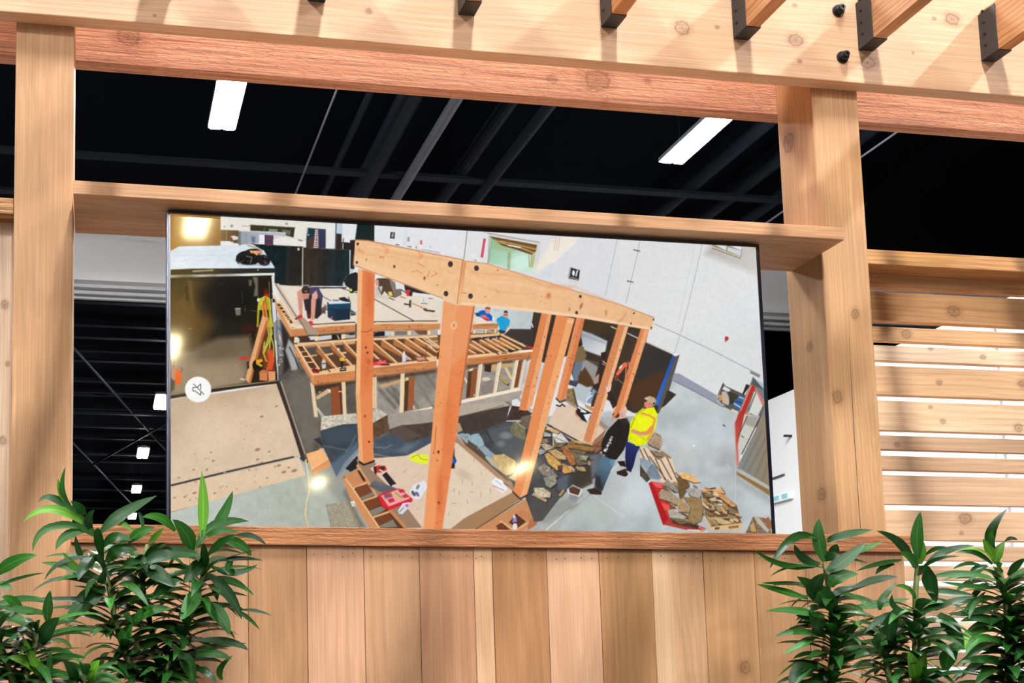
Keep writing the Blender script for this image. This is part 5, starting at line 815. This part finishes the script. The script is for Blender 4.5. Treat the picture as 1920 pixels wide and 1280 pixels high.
L('100,640 250,760 700,700 1000,860 1400,880 1900,1090', 14, (224, 160, 114), 0.55, 6); L('120,700 450,730 760,760 1000,850', 10, (218, 152, 108), 0.55, 4); L('230,860 450,930 700,960 900,960', 9, (222, 160, 116), 0.6, 4); L('400,820 700,840 980,900 1300,940', 9, (246, 208, 168), 0.6, 5); E(1080, 990, 34, 44, (214, 148, 106), 0.8, 0.8); E(1080, 985, 16, 26, (184, 112, 80), 0.8, 0.9); P('1100,850 1350,880 1300,930 1050,900', (218, 150, 108), 0.5, 12); L('450,920 480,950', 7, (190, 120, 86)); L('48,952 95,958', 8, (176, 100, 70)); E(1330, 1150, 12, 26, (190, 124, 90), 0.8, 0.9); E(1470, 1110, 16, 40, (160, 100, 74), 0.8, 0.9, 0.4); E(1770, 1190, 14, 40, (196, 134, 98), 0.8, 0.9); E(470, 680, 12, 14, (200, 134, 100)); E(320, 998, 9, 6, (150, 90, 64)); S(850, 920, 1040, 1100, 8, [(196, 130, 94)], 4, 9, 0.6, 35)
for x, y, r in ((214, 658, 29), (142, 992, 28), (1460, 996, 16), (1415, 1190, 17)): E(x, y, r, r*1.15, (58, 48, 46)); E(x-3, y+4, r*0.6, r*0.7, (84, 72, 66), 0.7)
F(1000, 580, 6.4)
for x, y in ((1208, 45), (1173, 170), (1442, 122), (1416, 220)): E(x, y, 9, 12, (64, 48, 42))
L('1060,130 1110,50', 12, (200, 134, 96), 0.7, 4); L('1020,150 1050,120', 10, (196, 126, 90), 0.7, 4); E(870, 45, 10, 22, (206, 146, 108), 0.8, 0.9); E(595, 148, 6, 10, (150, 80, 50)); L('500,300 520,330 505,320', 8, (176, 96, 60), 0.8); P('410,130 490,125 480,165 405,160', (240, 190, 140), 0.8, 3)
P('870,910 890,940 930,880 935,900 915,985 890,1000 870,960', (230, 184, 170)); P('885,1000 915,985 1005,1120 1000,1150 955,1190 920,1080', (56, 46, 42))
# --- mute badge
F(310, 560, 6.4)
E(393, 1088, 157, 153, (246, 246, 242)); L('425,1085 423,1020 385,1062', 8, (40, 40, 40)); L('372,1060 330,1062 330,1105 360,1107 422,1156 424,1120', 8, (40, 40, 40)); L('340,1022 462,1145', 8, (40, 40, 40))

t_ = CV/255.0; CV = 255.0*(t_ + 0.10*(t_-0.5)*4*t_*(1-t_))
CV *= (1 + 0.03*(_val(PH, PW, 4)-0.5) + 0.02*(rs.rand(PH, PW).astype(np.float32)-0.5))[..., None]

# --- television body
tvY, TX0, TX1, TZ1 = -0.047, 0.2285, 1.7850, 2.6475
TZ0 = TZ1 - 0.905
tv = empty('television', ((TX0+TX1)/2, tvY+0.02, TZ0)); tag(tv, 'large flat television showing a building site, set between cedar posts', 'television')
M_bez = plain('bezel_navy_black', (20, 22, 34), 0.22, spec=0.6); M_edge = plain('brushed_edge', (112, 114, 126), 0.3, metal=0.8)
TC = Vector(tv.location)
def tvbox(name, x0, x1, y0, y1, z0, z1, m, bev=0.001):
    o = box(name, x0, x1, y0, y1, z0, z1, m, None, bev); o.parent = tv; o.location = Vector(o.location) - TC; return o
BZ = 0.0068
tvbox('back_housing', TX0+0.0005, TX1-0.004, tvY+0.006, tvY+0.040, TZ0+0.004, TZ1-0.004, M_edge, 0.003)
fr_ = bmesh.new()
bm_box(fr_, TX0, TX0+BZ*0.75, tvY, tvY+0.010, TZ0, TZ1); bm_box(fr_, TX1-BZ*1.2, TX1, tvY, tvY+0.010, TZ0, TZ1); bm_box(fr_, TX0+BZ*0.75, TX1-BZ*1.2, tvY, tvY+0.010, TZ1-BZ*1.25, TZ1); bm_box(fr_, TX0+BZ*0.75, TX1-BZ*1.2, tvY, tvY+0.010, TZ0, TZ0+BZ*1.6)
bmesh.ops.translate(fr_, verts=fr_.verts, vec=-TC); bm_obj('bezel', fr_, M_bez, tv)
tvbox('edge_trim', TX0-0.0038, TX0-0.0002, tvY-0.001, tvY+0.038, TZ0, TZ1-0.002, M_edge, 0.0012)
tvbox('wall_mount', (TX0+TX1)/2-0.3, (TX0+TX1)/2+0.3, tvY+0.040, tvY+0.075, TZ0+0.25, TZ0+0.65, M_iron, 0.004)
tvbox('mount_pole', (TX0+TX1)/2-0.04, (TX0+TX1)/2+0.04, tvY+0.075, tvY+0.135, 0.0, TZ0+0.70, M_iron, 0.004)
# screen: a fine grid whose corners carry the drawn colours
ax0, ax1, az0, az1 = TX0+BZ*0.75, TX1-BZ*1.2, TZ0+BZ*1.6, TZ1-BZ*1.25
NX, NZ = 980, 560
gx = np.linspace(ax0, ax1, NX); gz = np.linspace(az0, az1, NZ)
XX, ZZ = np.meshgrid(gx, gz); PT = np.stack([XX.ravel(), np.full(XX.size, tvY+0.003), ZZ.ravel()], 1)
V_ = PT - CAM; cz_ = V_ @ FV
ux = np.clip(PPX + FPX*(V_ @ RV)/cz_ - PX0 - 0.5, 0, PW-1.001); uy = np.clip(PPY - FPX*(V_ @ UV)/cz_ - PY0 - 0.5, 0, PH-1.001)
xi, yi = ux.astype(int), uy.astype(int); fx, fy = (ux-xi)[:, None], (uy-yi)[:, None]
cc_ = CV[yi, xi]*(1-fx)*(1-fy) + CV[yi, xi+1]*fx*(1-fy) + CV[yi+1, xi]*(1-fx)*fy + CV[yi+1, xi+1]*fx*fy
cc_ = np.clip(cc_/255.0, 0, 1); cc_ = np.where(cc_ <= 0.04045, cc_/12.92, ((cc_+0.055)/1.055)**2.4)
me = bpy.data.meshes.new('screen'); nv = NX*NZ; nf = (NX-1)*(NZ-1)
me.vertices.add(nv); me.vertices.foreach_set('co', (PT - np.array(TC)).astype(np.float32).ravel())
ii = (np.arange(NZ-1)[:, None]*NX + np.arange(NX-1)[None]).ravel()
me.loops.add(nf*4); me.loops.foreach_set('vertex_index', np.stack([ii, ii+1, ii+NX+1, ii+NX], 1).astype(np.int32).ravel())
me.polygons.add(nf); me.polygons.foreach_set('loop_start', (np.arange(nf)*4).astype(np.int32)); me.update(calc_edges=True)
ca = me.color_attributes.new('picture', 'FLOAT_COLOR', 'POINT'); ca.data.foreach_set('color', np.concatenate([cc_, np.ones((nv, 1))], 1).astype(np.float32).ravel())
ms_, nt_, b_ = nodes('screen_picture'); an = nt_.nodes.new('ShaderNodeVertexColor'); an.layer_name = 'picture'
b_.inputs['Base Color'].default_value = (0.004, 0.004, 0.005, 1); b_.inputs['Roughness'].default_value = 0.055; b_.inputs['Specular IOR Level'].default_value = 0.11; b_.inputs['Specular Tint'].default_value = (1.0, 0.82, 0.45, 1)
nt_.links.new(an.outputs['Color'], b_.inputs['Emission Color']); b_.inputs['Emission Strength'].default_value = 1.0
me.materials.append(ms_); so = bpy.data.objects.new('screen', me); link(so, tv); tag(so, 'bright screen with a white mute badge and a timber frame under construction')

# ------------------------------------------------------------------ potted plants
def leaf_mat(name, top, edge, rough=0.34):
    m, nt, b = nodes(name); N = nt.nodes.new; Lk = nt.links.new
    at_ = N('ShaderNodeUVMap')
    sx = N('ShaderNodeSeparateXYZ'); Lk(at_.outputs[0], sx.inputs[0])
    # midrib and faint parallel veins
    d = N('ShaderNodeMath'); d.operation = 'SUBTRACT'; Lk(sx.outputs[0], d.inputs[0]); d.inputs[1].default_value = 0.5
    ab = N('ShaderNodeMath'); ab.operation = 'ABSOLUTE'; Lk(d.outputs[0], ab.inputs[0])
    rp = N('ShaderNodeValToRGB'); Lk(ab.outputs[0], rp.inputs[0]); e = rp.color_ramp.elements
    e[0].position = 0.0; e[0].color = lin(edge); e[1].position = 0.5; e[1].color = lin(tuple(c*0.9 for c in top))
    k = e.new(0.06); k.color = lin(top); k = e.new(0.47); k.color = lin(top)
    oi = N('ShaderNodeObjectInfo')
    hs = N('ShaderNodeHueSaturation'); Lk(rp.outputs[0], hs.inputs['Color'])
    mr = N('ShaderNodeMapRange'); Lk(oi.outputs['Random'], mr.inputs[0]); mr.inputs[3].default_value = 0.7; mr.inputs[4].default_value = 1.3
    Lk(mr.outputs[0], hs.inputs['Value'])
    Lk(hs.outputs[0], b.inputs['Base Color']); b.inputs['Roughness'].default_value = rough
    b.inputs['Specular IOR Level'].default_value = 0.4
    wv = N('ShaderNodeTexWave'); wv.wave_type = 'BANDS'; wv.bands_direction = 'X'; wv.inputs['Scale'].default_value = 6; Lk(at_.outputs[0], wv.inputs['Vector'])
    bp = N('ShaderNodeBump'); bp.inputs['Strength'].default_value = 0.12; bp.inputs['Distance'].default_value = 0.001; Lk(wv.outputs['Fac'], bp.inputs['Height']); Lk(bp.outputs[0], b.inputs['Normal'])
    tr = N('ShaderNodeBsdfTranslucent'); Lk(hs.outputs[0], tr.inputs[0]); ms = N('ShaderNodeMixShader'); ms.inputs[0].default_value = 0.18
    Lk(b.outputs[0], ms.inputs[1]); Lk(tr.outputs[0], ms.inputs[2]); Lk(ms.outputs[0], nt.nodes['Material Output'].inputs[0])
    return m
ML = [leaf_mat('leaf_deep', (30, 74, 26), (56, 100, 44), 0.30), leaf_mat('leaf_mid', (42, 100, 28), (78, 134, 52), 0.4), leaf_mat('leaf_young', (92, 152, 32), (140, 186, 70), 0.45), leaf_mat('leaf_deep_glossy', (30, 74, 26), (56, 100, 44), 0.26)]
M_stem = plain('green_stem', (104, 116, 58), 0.55, vary=0.3, vscale=60)
M_cane = plain('brown_cane', (124, 92, 62), 0.7, vary=0.25, vscale=60)
M_soil = plain('potting_soil', (52, 40, 30), 0.95, vary=0.4, vscale=60)
M_pot = plain('planter_charcoal', (54, 54, 56), 0.6)
LEN = 9
def leaf(par, base, ctrl, tip, width, mat, up=None, cup=0.18):
    """a lance-shaped leaf bent along base-ctrl-tip, folded along its midrib"""
    base, ctrl, tip = Vector(base), Vector(ctrl), Vector(tip)
    vs, fs, uv = [], [], []
    to_cam = (Vector(CAM) - base).normalized() if up is None else up
    for i in range(LEN+1):
        t = i/LEN
        p = base*(1-t)**2 + ctrl*2*t*(1-t) + tip*t*t
        d = ((ctrl-base)*(1-t) + (tip-ctrl)*t); d = d.normalized() if d.length > 1e-9 else Vector((0, 0, 1))
        s = d.cross(to_cam)
        s = s.normalized() if s.length > 1e-6 else Vector((1, 0, 0))
        n = s.cross(d).normalized()
        w = width*0.5*(0.24 + 0.76*math.sin(math.pi*min(1, t*0.62+0.12)/1.0)**1.0) * (1-t**3.2)**0.85 if t > 0.0 else width*0.5*0.30
        w = width*0.5*min(1.0, 0.28 + 1.9*t)*(max(0.0, 1-t**2.6))**0.8 if t < 1 else 0.0
        for k, q in enumerate((-1, 0, 1)):
            vs.append(p + s*(w*q) + n*(w*cup*abs(q))); uv.append((0.5+0.5*q, t))
    for i in range(LEN):
        for k in range(2):
            a = i*3+k; fs.append((a, a+1, a+4, a+3))
    me = bpy.data.meshes.new('leaf'); me.from_pydata([tuple(v-base) for v in vs], [], fs); me.update()
    ul = me.uv_layers.new(name='uv')
    for l in me.loops: ul.data[l.index].uv = uv[l.vertex_index]
    me.polygons.foreach_set('use_smooth', [True]*len(me.polygons)); me.materials.append(mat)
    o = bpy.data.objects.new('leaf', me); link(o, par); o.location = base - Vector(par.location)
    return o
def plant(name, label, x, y, potz, stems, keyleaves, fr, seed, fill, group=None, vmin=None):
    """stems and key leaves are read off the photograph in the frame fr=(x0,y0,scale); the plant stands at depth y"""
    rd = random.Random(seed)
    e = empty(name, (x, y, 0)); tag(e, label, 'plant', group)
    bm = bmesh.new()                                   # tall tapered planter
    for r0, r1, z0, z1 in ((0.11, 0.15, 0.0, potz),):
        ra = [bm.verts.new((sx*r0, sy*r0, z0)) for sx, sy in ((-1, -1), (1, -1), (1, 1), (-1, 1))]
        rb = [bm.verts.new((sx*r1, sy*r1, z1)) for sx, sy in ((-1, -1), (1, -1), (1, 1), (-1, 1))]
        rc = [bm.verts.new((sx*(r1-0.012), sy*(r1-0.012), z1)) for sx, sy in ((-1, -1), (1, -1), (1, 1), (-1, 1))]
        rdn = [bm.verts.new((sx*(r1-0.02), sy*(r1-0.02), z1-0.06)) for sx, sy in ((-1, -1), (1, -1), (1, 1), (-1, 1))]
        for A, B in ((ra, rb), (rb, rc), (rc, rdn)):
            for k in range(4): bm.faces.new((A[k], A[(k+1) % 4], B[(k+1) % 4], B[k]))
        bm.faces.new(ra[::-1]); bm.faces.new(rdn)
    bm_obj('planter', bm, M_pot, e)
    box('soil', -0.125, 0.125, -0.125, 0.125, potz-0.058, potz-0.02, M_soil, e, 0.01)
    P = lambda u, v, yy: at(fr[0]+u/fr[2], fr[1]+v/fr[2], Y=yy)
    pxm = FPX/(y-CAM[1])                               # pixels per metre at this depth
    nodes_ = []
    for st in stems:
        pts = [P(u, v, y+dy) for u, v, dy in st['p']]
        root = Vector((x + (pts[-1].x-x)*0.25, y, potz-0.03)); pts.append((pts[-1]*2+root)/3 + Vector((0, 0, 0.0))); pts.append(root)
        bm = bmesh.new(); n = len(pts)
        loc = [p - Vector(e.location) for p in pts]
        bm_tube(bm, loc, [0.0042 + 0.0042*i/(n-1) for i in range(n)], 8)
        bm_obj('stem', bm, M_stem, e, smooth=True)
        # leaf whorls down the stem
        L = [(a, c2) for a, c2 in zip(pts[:-2], pts[1:-1])]
        tot = sum((c2-a).length for a, c2 in L); nn = int(st.get('n', fill)*1.35)
        for k in range(nn):
            s = (st.get('skip', 0.12) + (1-st.get('skip', 0.12))*(k+rd.random())/nn)*tot; q = s
            for a, c2 in L:
                if q <= (c2-a).length: break
                q -= (c2-a).length
            p = a + (c2-a)*(min(1, q/(c2-a).length)); ax = (a-c2).normalized()
            ang = k*2.4 + rd.uniform(-0.4, 0.4)
            side = Vector((math.cos(ang), math.sin(ang)*0.8, 0))
            ln = rd.uniform(0.085, 0.135)*st.get('len', 1.0)*(y-CAM[1])/2.0; droop = rd.uniform(-0.1, 0.55) + 0.25*s/tot
            mid = p + side*ln*0.5 + ax*ln*rd.uniform(0.18, 0.40); tp = p + side*ln + ax*ln*(0.35-droop)
            mt = ML[0] if rd.random() < 0.5 else ML[3] if rd.random() < 0.6 else ML[1]
            leaf(e, p, mid, tp, rd.uniform(0.020, 0.032)*(y-CAM[1])/2.0, mt, up=Vector((rd.uniform(-0.3, 0.3), rd.uniform(-0.7, -0.2), 0.9)).normalized(), cup=0.22)
    for kl in keyleaves:
        (b0, c0, t0, w, ty) = kl[:5]
        dy = kl[5] if len(kl) > 5 else rd.uniform(-0.05, 0.0)
        yb = y - 0.01; A, T = P(*b0, yb), P(*t0, yb+dy)
        Cc = P(*(c0 if c0 else ((b0[0]+t0[0])/2, (b0[1]+t0[1])/2)), yb+dy*0.6)
        Cq = Cc*2 - (A+T)*0.5 if c0 else Cc             # the bezier passes through the middle point
        upv = (Vector(CAM)-A).normalized()*0.9 + Vector((rd.uniform(-0.35, 0.35), 0, 0.35))
        leaf(e, A, Cq, T, w/fr[2]/pxm*1.12, ML[ty], up=upv.normalized(), cup=rd.uniform(0.08, 0.3))
    return e
FL = (0.0, 860.0, 3.0); FR = (1280.0, 860.0, 3.0)
Y_, D_, M_, K_ = 2, 0, 1, 3
plant('potted_plant', 'bushy green dracaena with upright spear leaves between left post and television', 0.30, -0.36, 1.36, [
    dict(p=((545, 425, 0), (575, 560, 0.01), (615, 730, 0), (650, 930, 0.01), (720, 1140, 0.02), (850, 1240, 0.02), (855, 1330, 0.02)), n=62, skip=0.10),
    dict(p=((1085, 490, 0), (1160, 600, 0.01), (1120, 720, 0.01), (1075, 880, 0.02), (1000, 1100, 0.02), (870, 1240, 0.02), (860, 1340, 0.02)), n=66, skip=0.08),
    dict(p=((830, 480, 0.04), (790, 640, 0.05), (820, 820, 0.05), (860, 1000, 0.05), (900, 1200, 0.04), (880, 1340, 0.03)), n=64, skip=0.06)], [
    ((398, 262), (352, 185), (368, 42), 40, M_), ((400, 270), (345, 200), (326, 108), 34, Y_), ((470, 345), (310, 225), (215, 242), 46, D_), ((500, 385), (300, 285), (128, 356), 54, Y_),
    ((530, 430), (465, 360), (388, 288), 72, M_), ((505, 400), (335, 365), (205, 437), 30, M_), ((490, 395), (270, 390), (184, 522), 44, M_), ((495, 402), (375, 432), (314, 512), 58, M_),
    ((568, 412), (690, 310), (884, 206), 74, D_), ((512, 400), (500, 340), (532, 284), 50, D_), ((478, 315), (445, 275), (398, 236), 54, D_),
    ((1135, 445), (1143, 260), (1135, 74), 64, Y_, 0.0), ((1185, 410), (1255, 315), (1310, 178), 62, M_, 0.0), ((1105, 490), (1225, 370), (1402, 352), 66, M_), ((1082, 512), (1045, 420), (970, 340), 86, M_),
    ((985, 405), (905, 335), (800, 326), 62, M_), ((1150, 440), (1240, 405), (1342, 414), 40, M_), ((1170, 540), (1245, 470), (1336, 425), 50, D_), ((1230, 455), (1345, 480), (1415, 548), 62, M_),
    ((1330, 430), (1420, 435), (1502, 487), 36, D_), ((1180, 600), (1320, 640), (1452, 592), 46, D_), ((1190, 580), (1340, 560), (1482, 572), 28, D_), ((1150, 565), (1095, 625), (1028, 702), 82, D_),
    ((1115, 722), (1075, 815), (1014, 908), 96, M_), ((1180, 660), (1285, 760), (1362, 904), 68, D_), ((1130, 805), (1235, 880), (1290, 992), 86, M_), ((1200, 680), (1320, 700), (1432, 768), 40, M_),
    ((1350, 850), (1440, 855), (1532, 882), 22, D_), ((1300, 840), (1390, 890), (1462, 962), 26, M_), ((1100, 1020), (1290, 1030), (1398, 1078), 48, D_), ((1000, 1090), (1060, 1160), (1088, 1268), 84, M_),
    ((1100, 1110), (1200, 1095), (1304, 1128), 54, M_), ((1100, 1180), (1165, 1200), (1218, 1262), 44, D_), ((790, 600), (960, 530), (1132, 545), 84, D_), ((580, 492), (650, 440), (745, 462), 60, D_),
    ((720, 470), (790, 415), (872, 386), 62, M_), ((835, 475), (875, 440), (922, 384), 44, Y_), ((600, 585), (670, 520), (775, 512), 82, D_), ((690, 600), (740, 580), (792, 585), 56, D_),
    ((800, 612), (890, 650), (984, 722), 92, D_), ((865, 775), (940, 710), (1022, 690), 72, D_), ((595, 728), (480, 800), (368, 938), 112, M_), ((545, 552), (480, 600), (438, 684), 76, D_),
    ((472, 582), (440, 510), (424, 430), 36, D_), ((560, 722), (440, 625), (352, 524), 50, Y_), ((600, 690), (410, 615), (228, 584), 46, M_), ((560, 730), (360, 670), (174, 752), 24, D_),
    ((545, 556), (360, 575), (248, 684), 28, D_), ((690, 1045), (705, 990), (746, 928), 86, M_), ((740, 935), (830, 860), (972, 842), 72, M_), ((640, 975), (480, 955), (308, 972), 40, D_),
    ((620, 795), (410, 790), (196, 784), 34, D_), ((640, 360), (700, 370), (748, 415), 34, Y_), ((780, 300), (800, 350), (805, 420), 26, D_), ((600, 640), (570, 690), (600, 600), 60, K_),
    ((1250, 1240), (1240, 1180), (1310, 1105), 40, M_), ((760, 560), (795, 570), (830, 640), 60, D_), ((1310, 560), (1285, 600), (1280, 640), 40, D_)],
    FL, 7, 60)
plant('potted_plant', 'low leafy dracaena with bright young leaves before the left post', at(60, 1200, Y=-0.68).x, -0.68, 1.30, [
    dict(p=((210, 930, 0), (200, 1050, 0), (150, 1200, 0), (130, 1340, 0)), n=44, skip=0.05), dict(p=((480, 1190, -0.02), (470, 1260, -0.01), (440, 1340, 0)), n=34, skip=0.05, len=0.8), dict(p=((-40, 720, 0), (-50, 900, 0), (20, 1100, 0), (100, 1340, 0)), n=40)], [
    ((262, 1262), (180, 1150), (28, 1120), 84, Y_), ((252, 1252), (180, 1120), (124, 988), 48, Y_), ((508, 1255), (520, 1195), (562, 1130), 84, Y_), ((432, 1265), (405, 1195), (354, 1124), 62, D_),
    ((286, 1265), (280, 1170), (287, 1078), 40, M_), ((-45, 664), (80, 578), (212, 543), 70, M_), ((-25, 722), (110, 670), (254, 640), 20, D_), ((-20, 700), (30, 712), (66, 738), 44, M_),
    ((268, 925), (268, 830), (284, 738), 58, M_), ((132, 865), (70, 800), (8, 778), 58, M_), ((255, 862), (120, 850), (-5, 828), 50, M_), ((-20, 868), (90, 900), (198, 965), 70, M_), ((235, 1042), (270, 960), (336, 892), 92, D_),
    ((0, 960), (60, 985), (140, 975), 50, D_), ((225, 980), (210, 940), (226, 905), 46, D_)],
    FL, 17, 40)
plant('potted_plant', 'tall single-stemmed dracaena with an upright spear leaf before the right end of the sill', at(1560, 1200, Y=-0.36).x, -0.36, 1.36, [
    dict(p=((795, 585, 0), (825, 760, 0), (850, 930, 0), (845, 1080, 0), (820, 1260, 0), (820, 1340, 0)), n=70, skip=0.22)], [
    ((797, 578), (765, 455), (768, 334), 78, M_, 0.0), ((762, 452), (620, 450), (487, 622), 58, D_), ((775, 588), (680, 560), (628, 480), 54, D_), ((765, 600), (570, 600), (398, 508), 46, D_),
    ((790, 612), (620, 605), (488, 666), 22, D_), ((808, 634), (905, 575), (1032, 468), 88, M_), ((815, 470), (930, 425), (1072, 400), 54, D_), ((945, 535), (1030, 505), (1124, 463), 38, M_),
    ((810, 455), (860, 430), (960, 402), 22, D_), ((700, 445), (725, 440), (760, 448), 22, M_), ((845, 545), (855, 510), (868, 478), 60, D_), ((940, 560), (990, 572), (1040, 586), 14, M_), ((800, 570), (840, 545), (880, 540), 60, D_),
    ((745, 795), (740, 720), (806, 640), 92, D_), ((832, 722), (880, 660), (992, 650), 90, M_), ((860, 868), (780, 760), (640, 660), 104, M_), ((850, 935), (880, 870), (958, 828), 102, Y_),
    ((705, 785), (560, 745), (412, 704), 50, M_), ((700, 700), (570, 700), (442, 698), 32, D_), ((800, 892), (640, 855), (468, 856), 58, M_), ((850, 965), (730, 910), (636, 880), 60, D_),
    ((958, 838), (1110, 815), (1282, 785), 58, M_), ((965, 722), (1090, 680), (1212, 664), 54, D_), ((850, 800), (880, 745), (960, 725), 54, D_), ((800, 1002), (650, 975), (518, 1000), 46, M_),
    ((740, 1010), (660, 1050), (562, 1098), 44, M_), ((830, 975), (760, 950), (710, 850), 50, D_), ((730, 1165), (650, 1180), (600, 1268), 70, D_), ((900, 1040), (960, 950), (1040, 900), 40, D_), ((880, 1090), (980, 1050), (1090, 1010), 44, M_), ((930, 990), (1080, 960), (1230, 910), 44, D_), ((760, 1265), (790, 1225), (850, 1200), 70, D_)],
    FR, 27, 60)
plant('potted_plant', 'slender dracaena with a bright unfolding crown standing before the lowest slats beside the right post', at(1720, 1200, Y=-0.68).x, -0.68, 1.30, [
    dict(p=((1322, 600, 0), (1308, 760, 0), (1316, 900, 0), (1310, 1100, 0), (1310, 1340, 0)), n=62, skip=0.26), dict(p=((1130, 900, 0.03), (1135, 1000, 0.03), (1150, 1180, 0.02), (1200, 1340, 0.0)), n=40, skip=0.02, len=0.85)], [
    ((1325, 562), (1318, 430), (1338, 296), 70, M_, 0.0), ((1335, 592), (1340, 530), (1352, 458), 62, Y_, 0.0), ((1302, 592), (1215, 470), (1088, 404), 58, D_), ((1318, 612), (1275, 560), (1222, 528), 78, M_),
    ((1362, 545), (1430, 505), (1505, 508), 30, M_), ((1365, 605), (1480, 520), (1646, 488), 48, D_), ((1340, 622), (1430, 565), (1562, 548), 26, D_), ((1372, 605), (1395, 700), (1428, 812), 80, D_),
    ((1232, 568), (1100, 592), (974, 632), 34, D_), ((1190, 592), (1125, 612), (1084, 652), 38, D_), ((1310, 785), (1265, 730), (1194, 715), 50, M_), ((1405, 662), (1570, 645), (1742, 662), 48, M_),
    ((1375, 745), (1510, 755), (1642, 768), 56, D_), ((1420, 852), (1520, 800), (1642, 775), 42, D_), ((1440, 872), (1510, 950), (1582, 1062), 92, M_), ((1312, 1245), (1300, 1170), (1268, 1078), 82, Y_),
    ((1332, 1245), (1340, 1160), (1366, 1078), 68, Y_), ((1478, 1190), (1500, 1100), (1555, 1028), 90, M_), ((1320, 650), (1345, 625), (1372, 608), 60, D_), ((1320, 960), (1400, 970), (1480, 950), 50, D_), ((1290, 1010), (1320, 940), (1380, 945), 80, K_),
    ((1110, 850), (1130, 780), (1210, 690), 44, D_), ((1160, 1020), (1170, 930), (1205, 835), 84, K_), ((1120, 1080), (1110, 1020), (1150, 1000), 90, D_), ((1450, 1190), (1420, 1160), (1385, 1140), 60, Y_), ((1340, 1050), (1365, 1030), (1390, 1000), 70, Y_), ((1330, 880), (1200, 840), (1180, 760), 40, D_)],
    FR, 37, 60)
plant('potted_plant', 'leafy dracaena with a light green top leaf pair farthest along the slat screen', at(1885, 1200, Y=-0.36).x, -0.36, 1.34, [
    dict(p=((1772, 575, 0), (1800, 690, 0), (1822, 850, 0), (1830, 1100, 0), (1830, 1340, 0)), n=90, skip=0.14), dict(p=((1960, 700, 0), (1970, 900, 0), (1940, 1340, 0)), n=60)], [
    ((1752, 505), (1735, 410), (1824, 282), 58, D_), ((1745, 562), (1725, 510), (1688, 448), 52, Y_, 0.0), ((1765, 592), (1770, 530), (1812, 464), 66, Y_, 0.0), ((1745, 490), (1735, 440), (1748, 400), 40, M_), ((1742, 592), (1640, 530), (1532, 530), 44, D_),
    ((1812, 465), (1845, 448), (1886, 456), 28, D_), ((1740, 560), (1660, 510), (1560, 512), 24, Y_), ((1715, 600), (1650, 630), (1622, 692), 58, D_), ((1690, 605), (1600, 590), (1518, 622), 30, D_), ((1790, 640), (1770, 610), (1800, 585), 70, M_),
    ((1830, 655), (1880, 600), (1925, 560), 50, D_), ((1800, 700), (1740, 640), (1675, 625), 40, D_), ((1840, 690), (1890, 650), (1930, 610), 50, M_), ((1790, 720), (1640, 720), (1450, 690), 40, D_), ((1700, 750), (1640, 820), (1610, 900), 30, D_),
    ((1800, 800), (1650, 860), (1490, 870), 60, D_), ((1820, 960), (1700, 900), (1560, 915), 70, D_), ((1830, 1060), (1680, 1010), (1590, 1110), 60, M_), ((1840, 1160), (1700, 1130), (1545, 1150), 70, D_), ((1640, 1010), (1600, 990), (1590, 1075), 50, Y_)],
    FR, 47, 60)
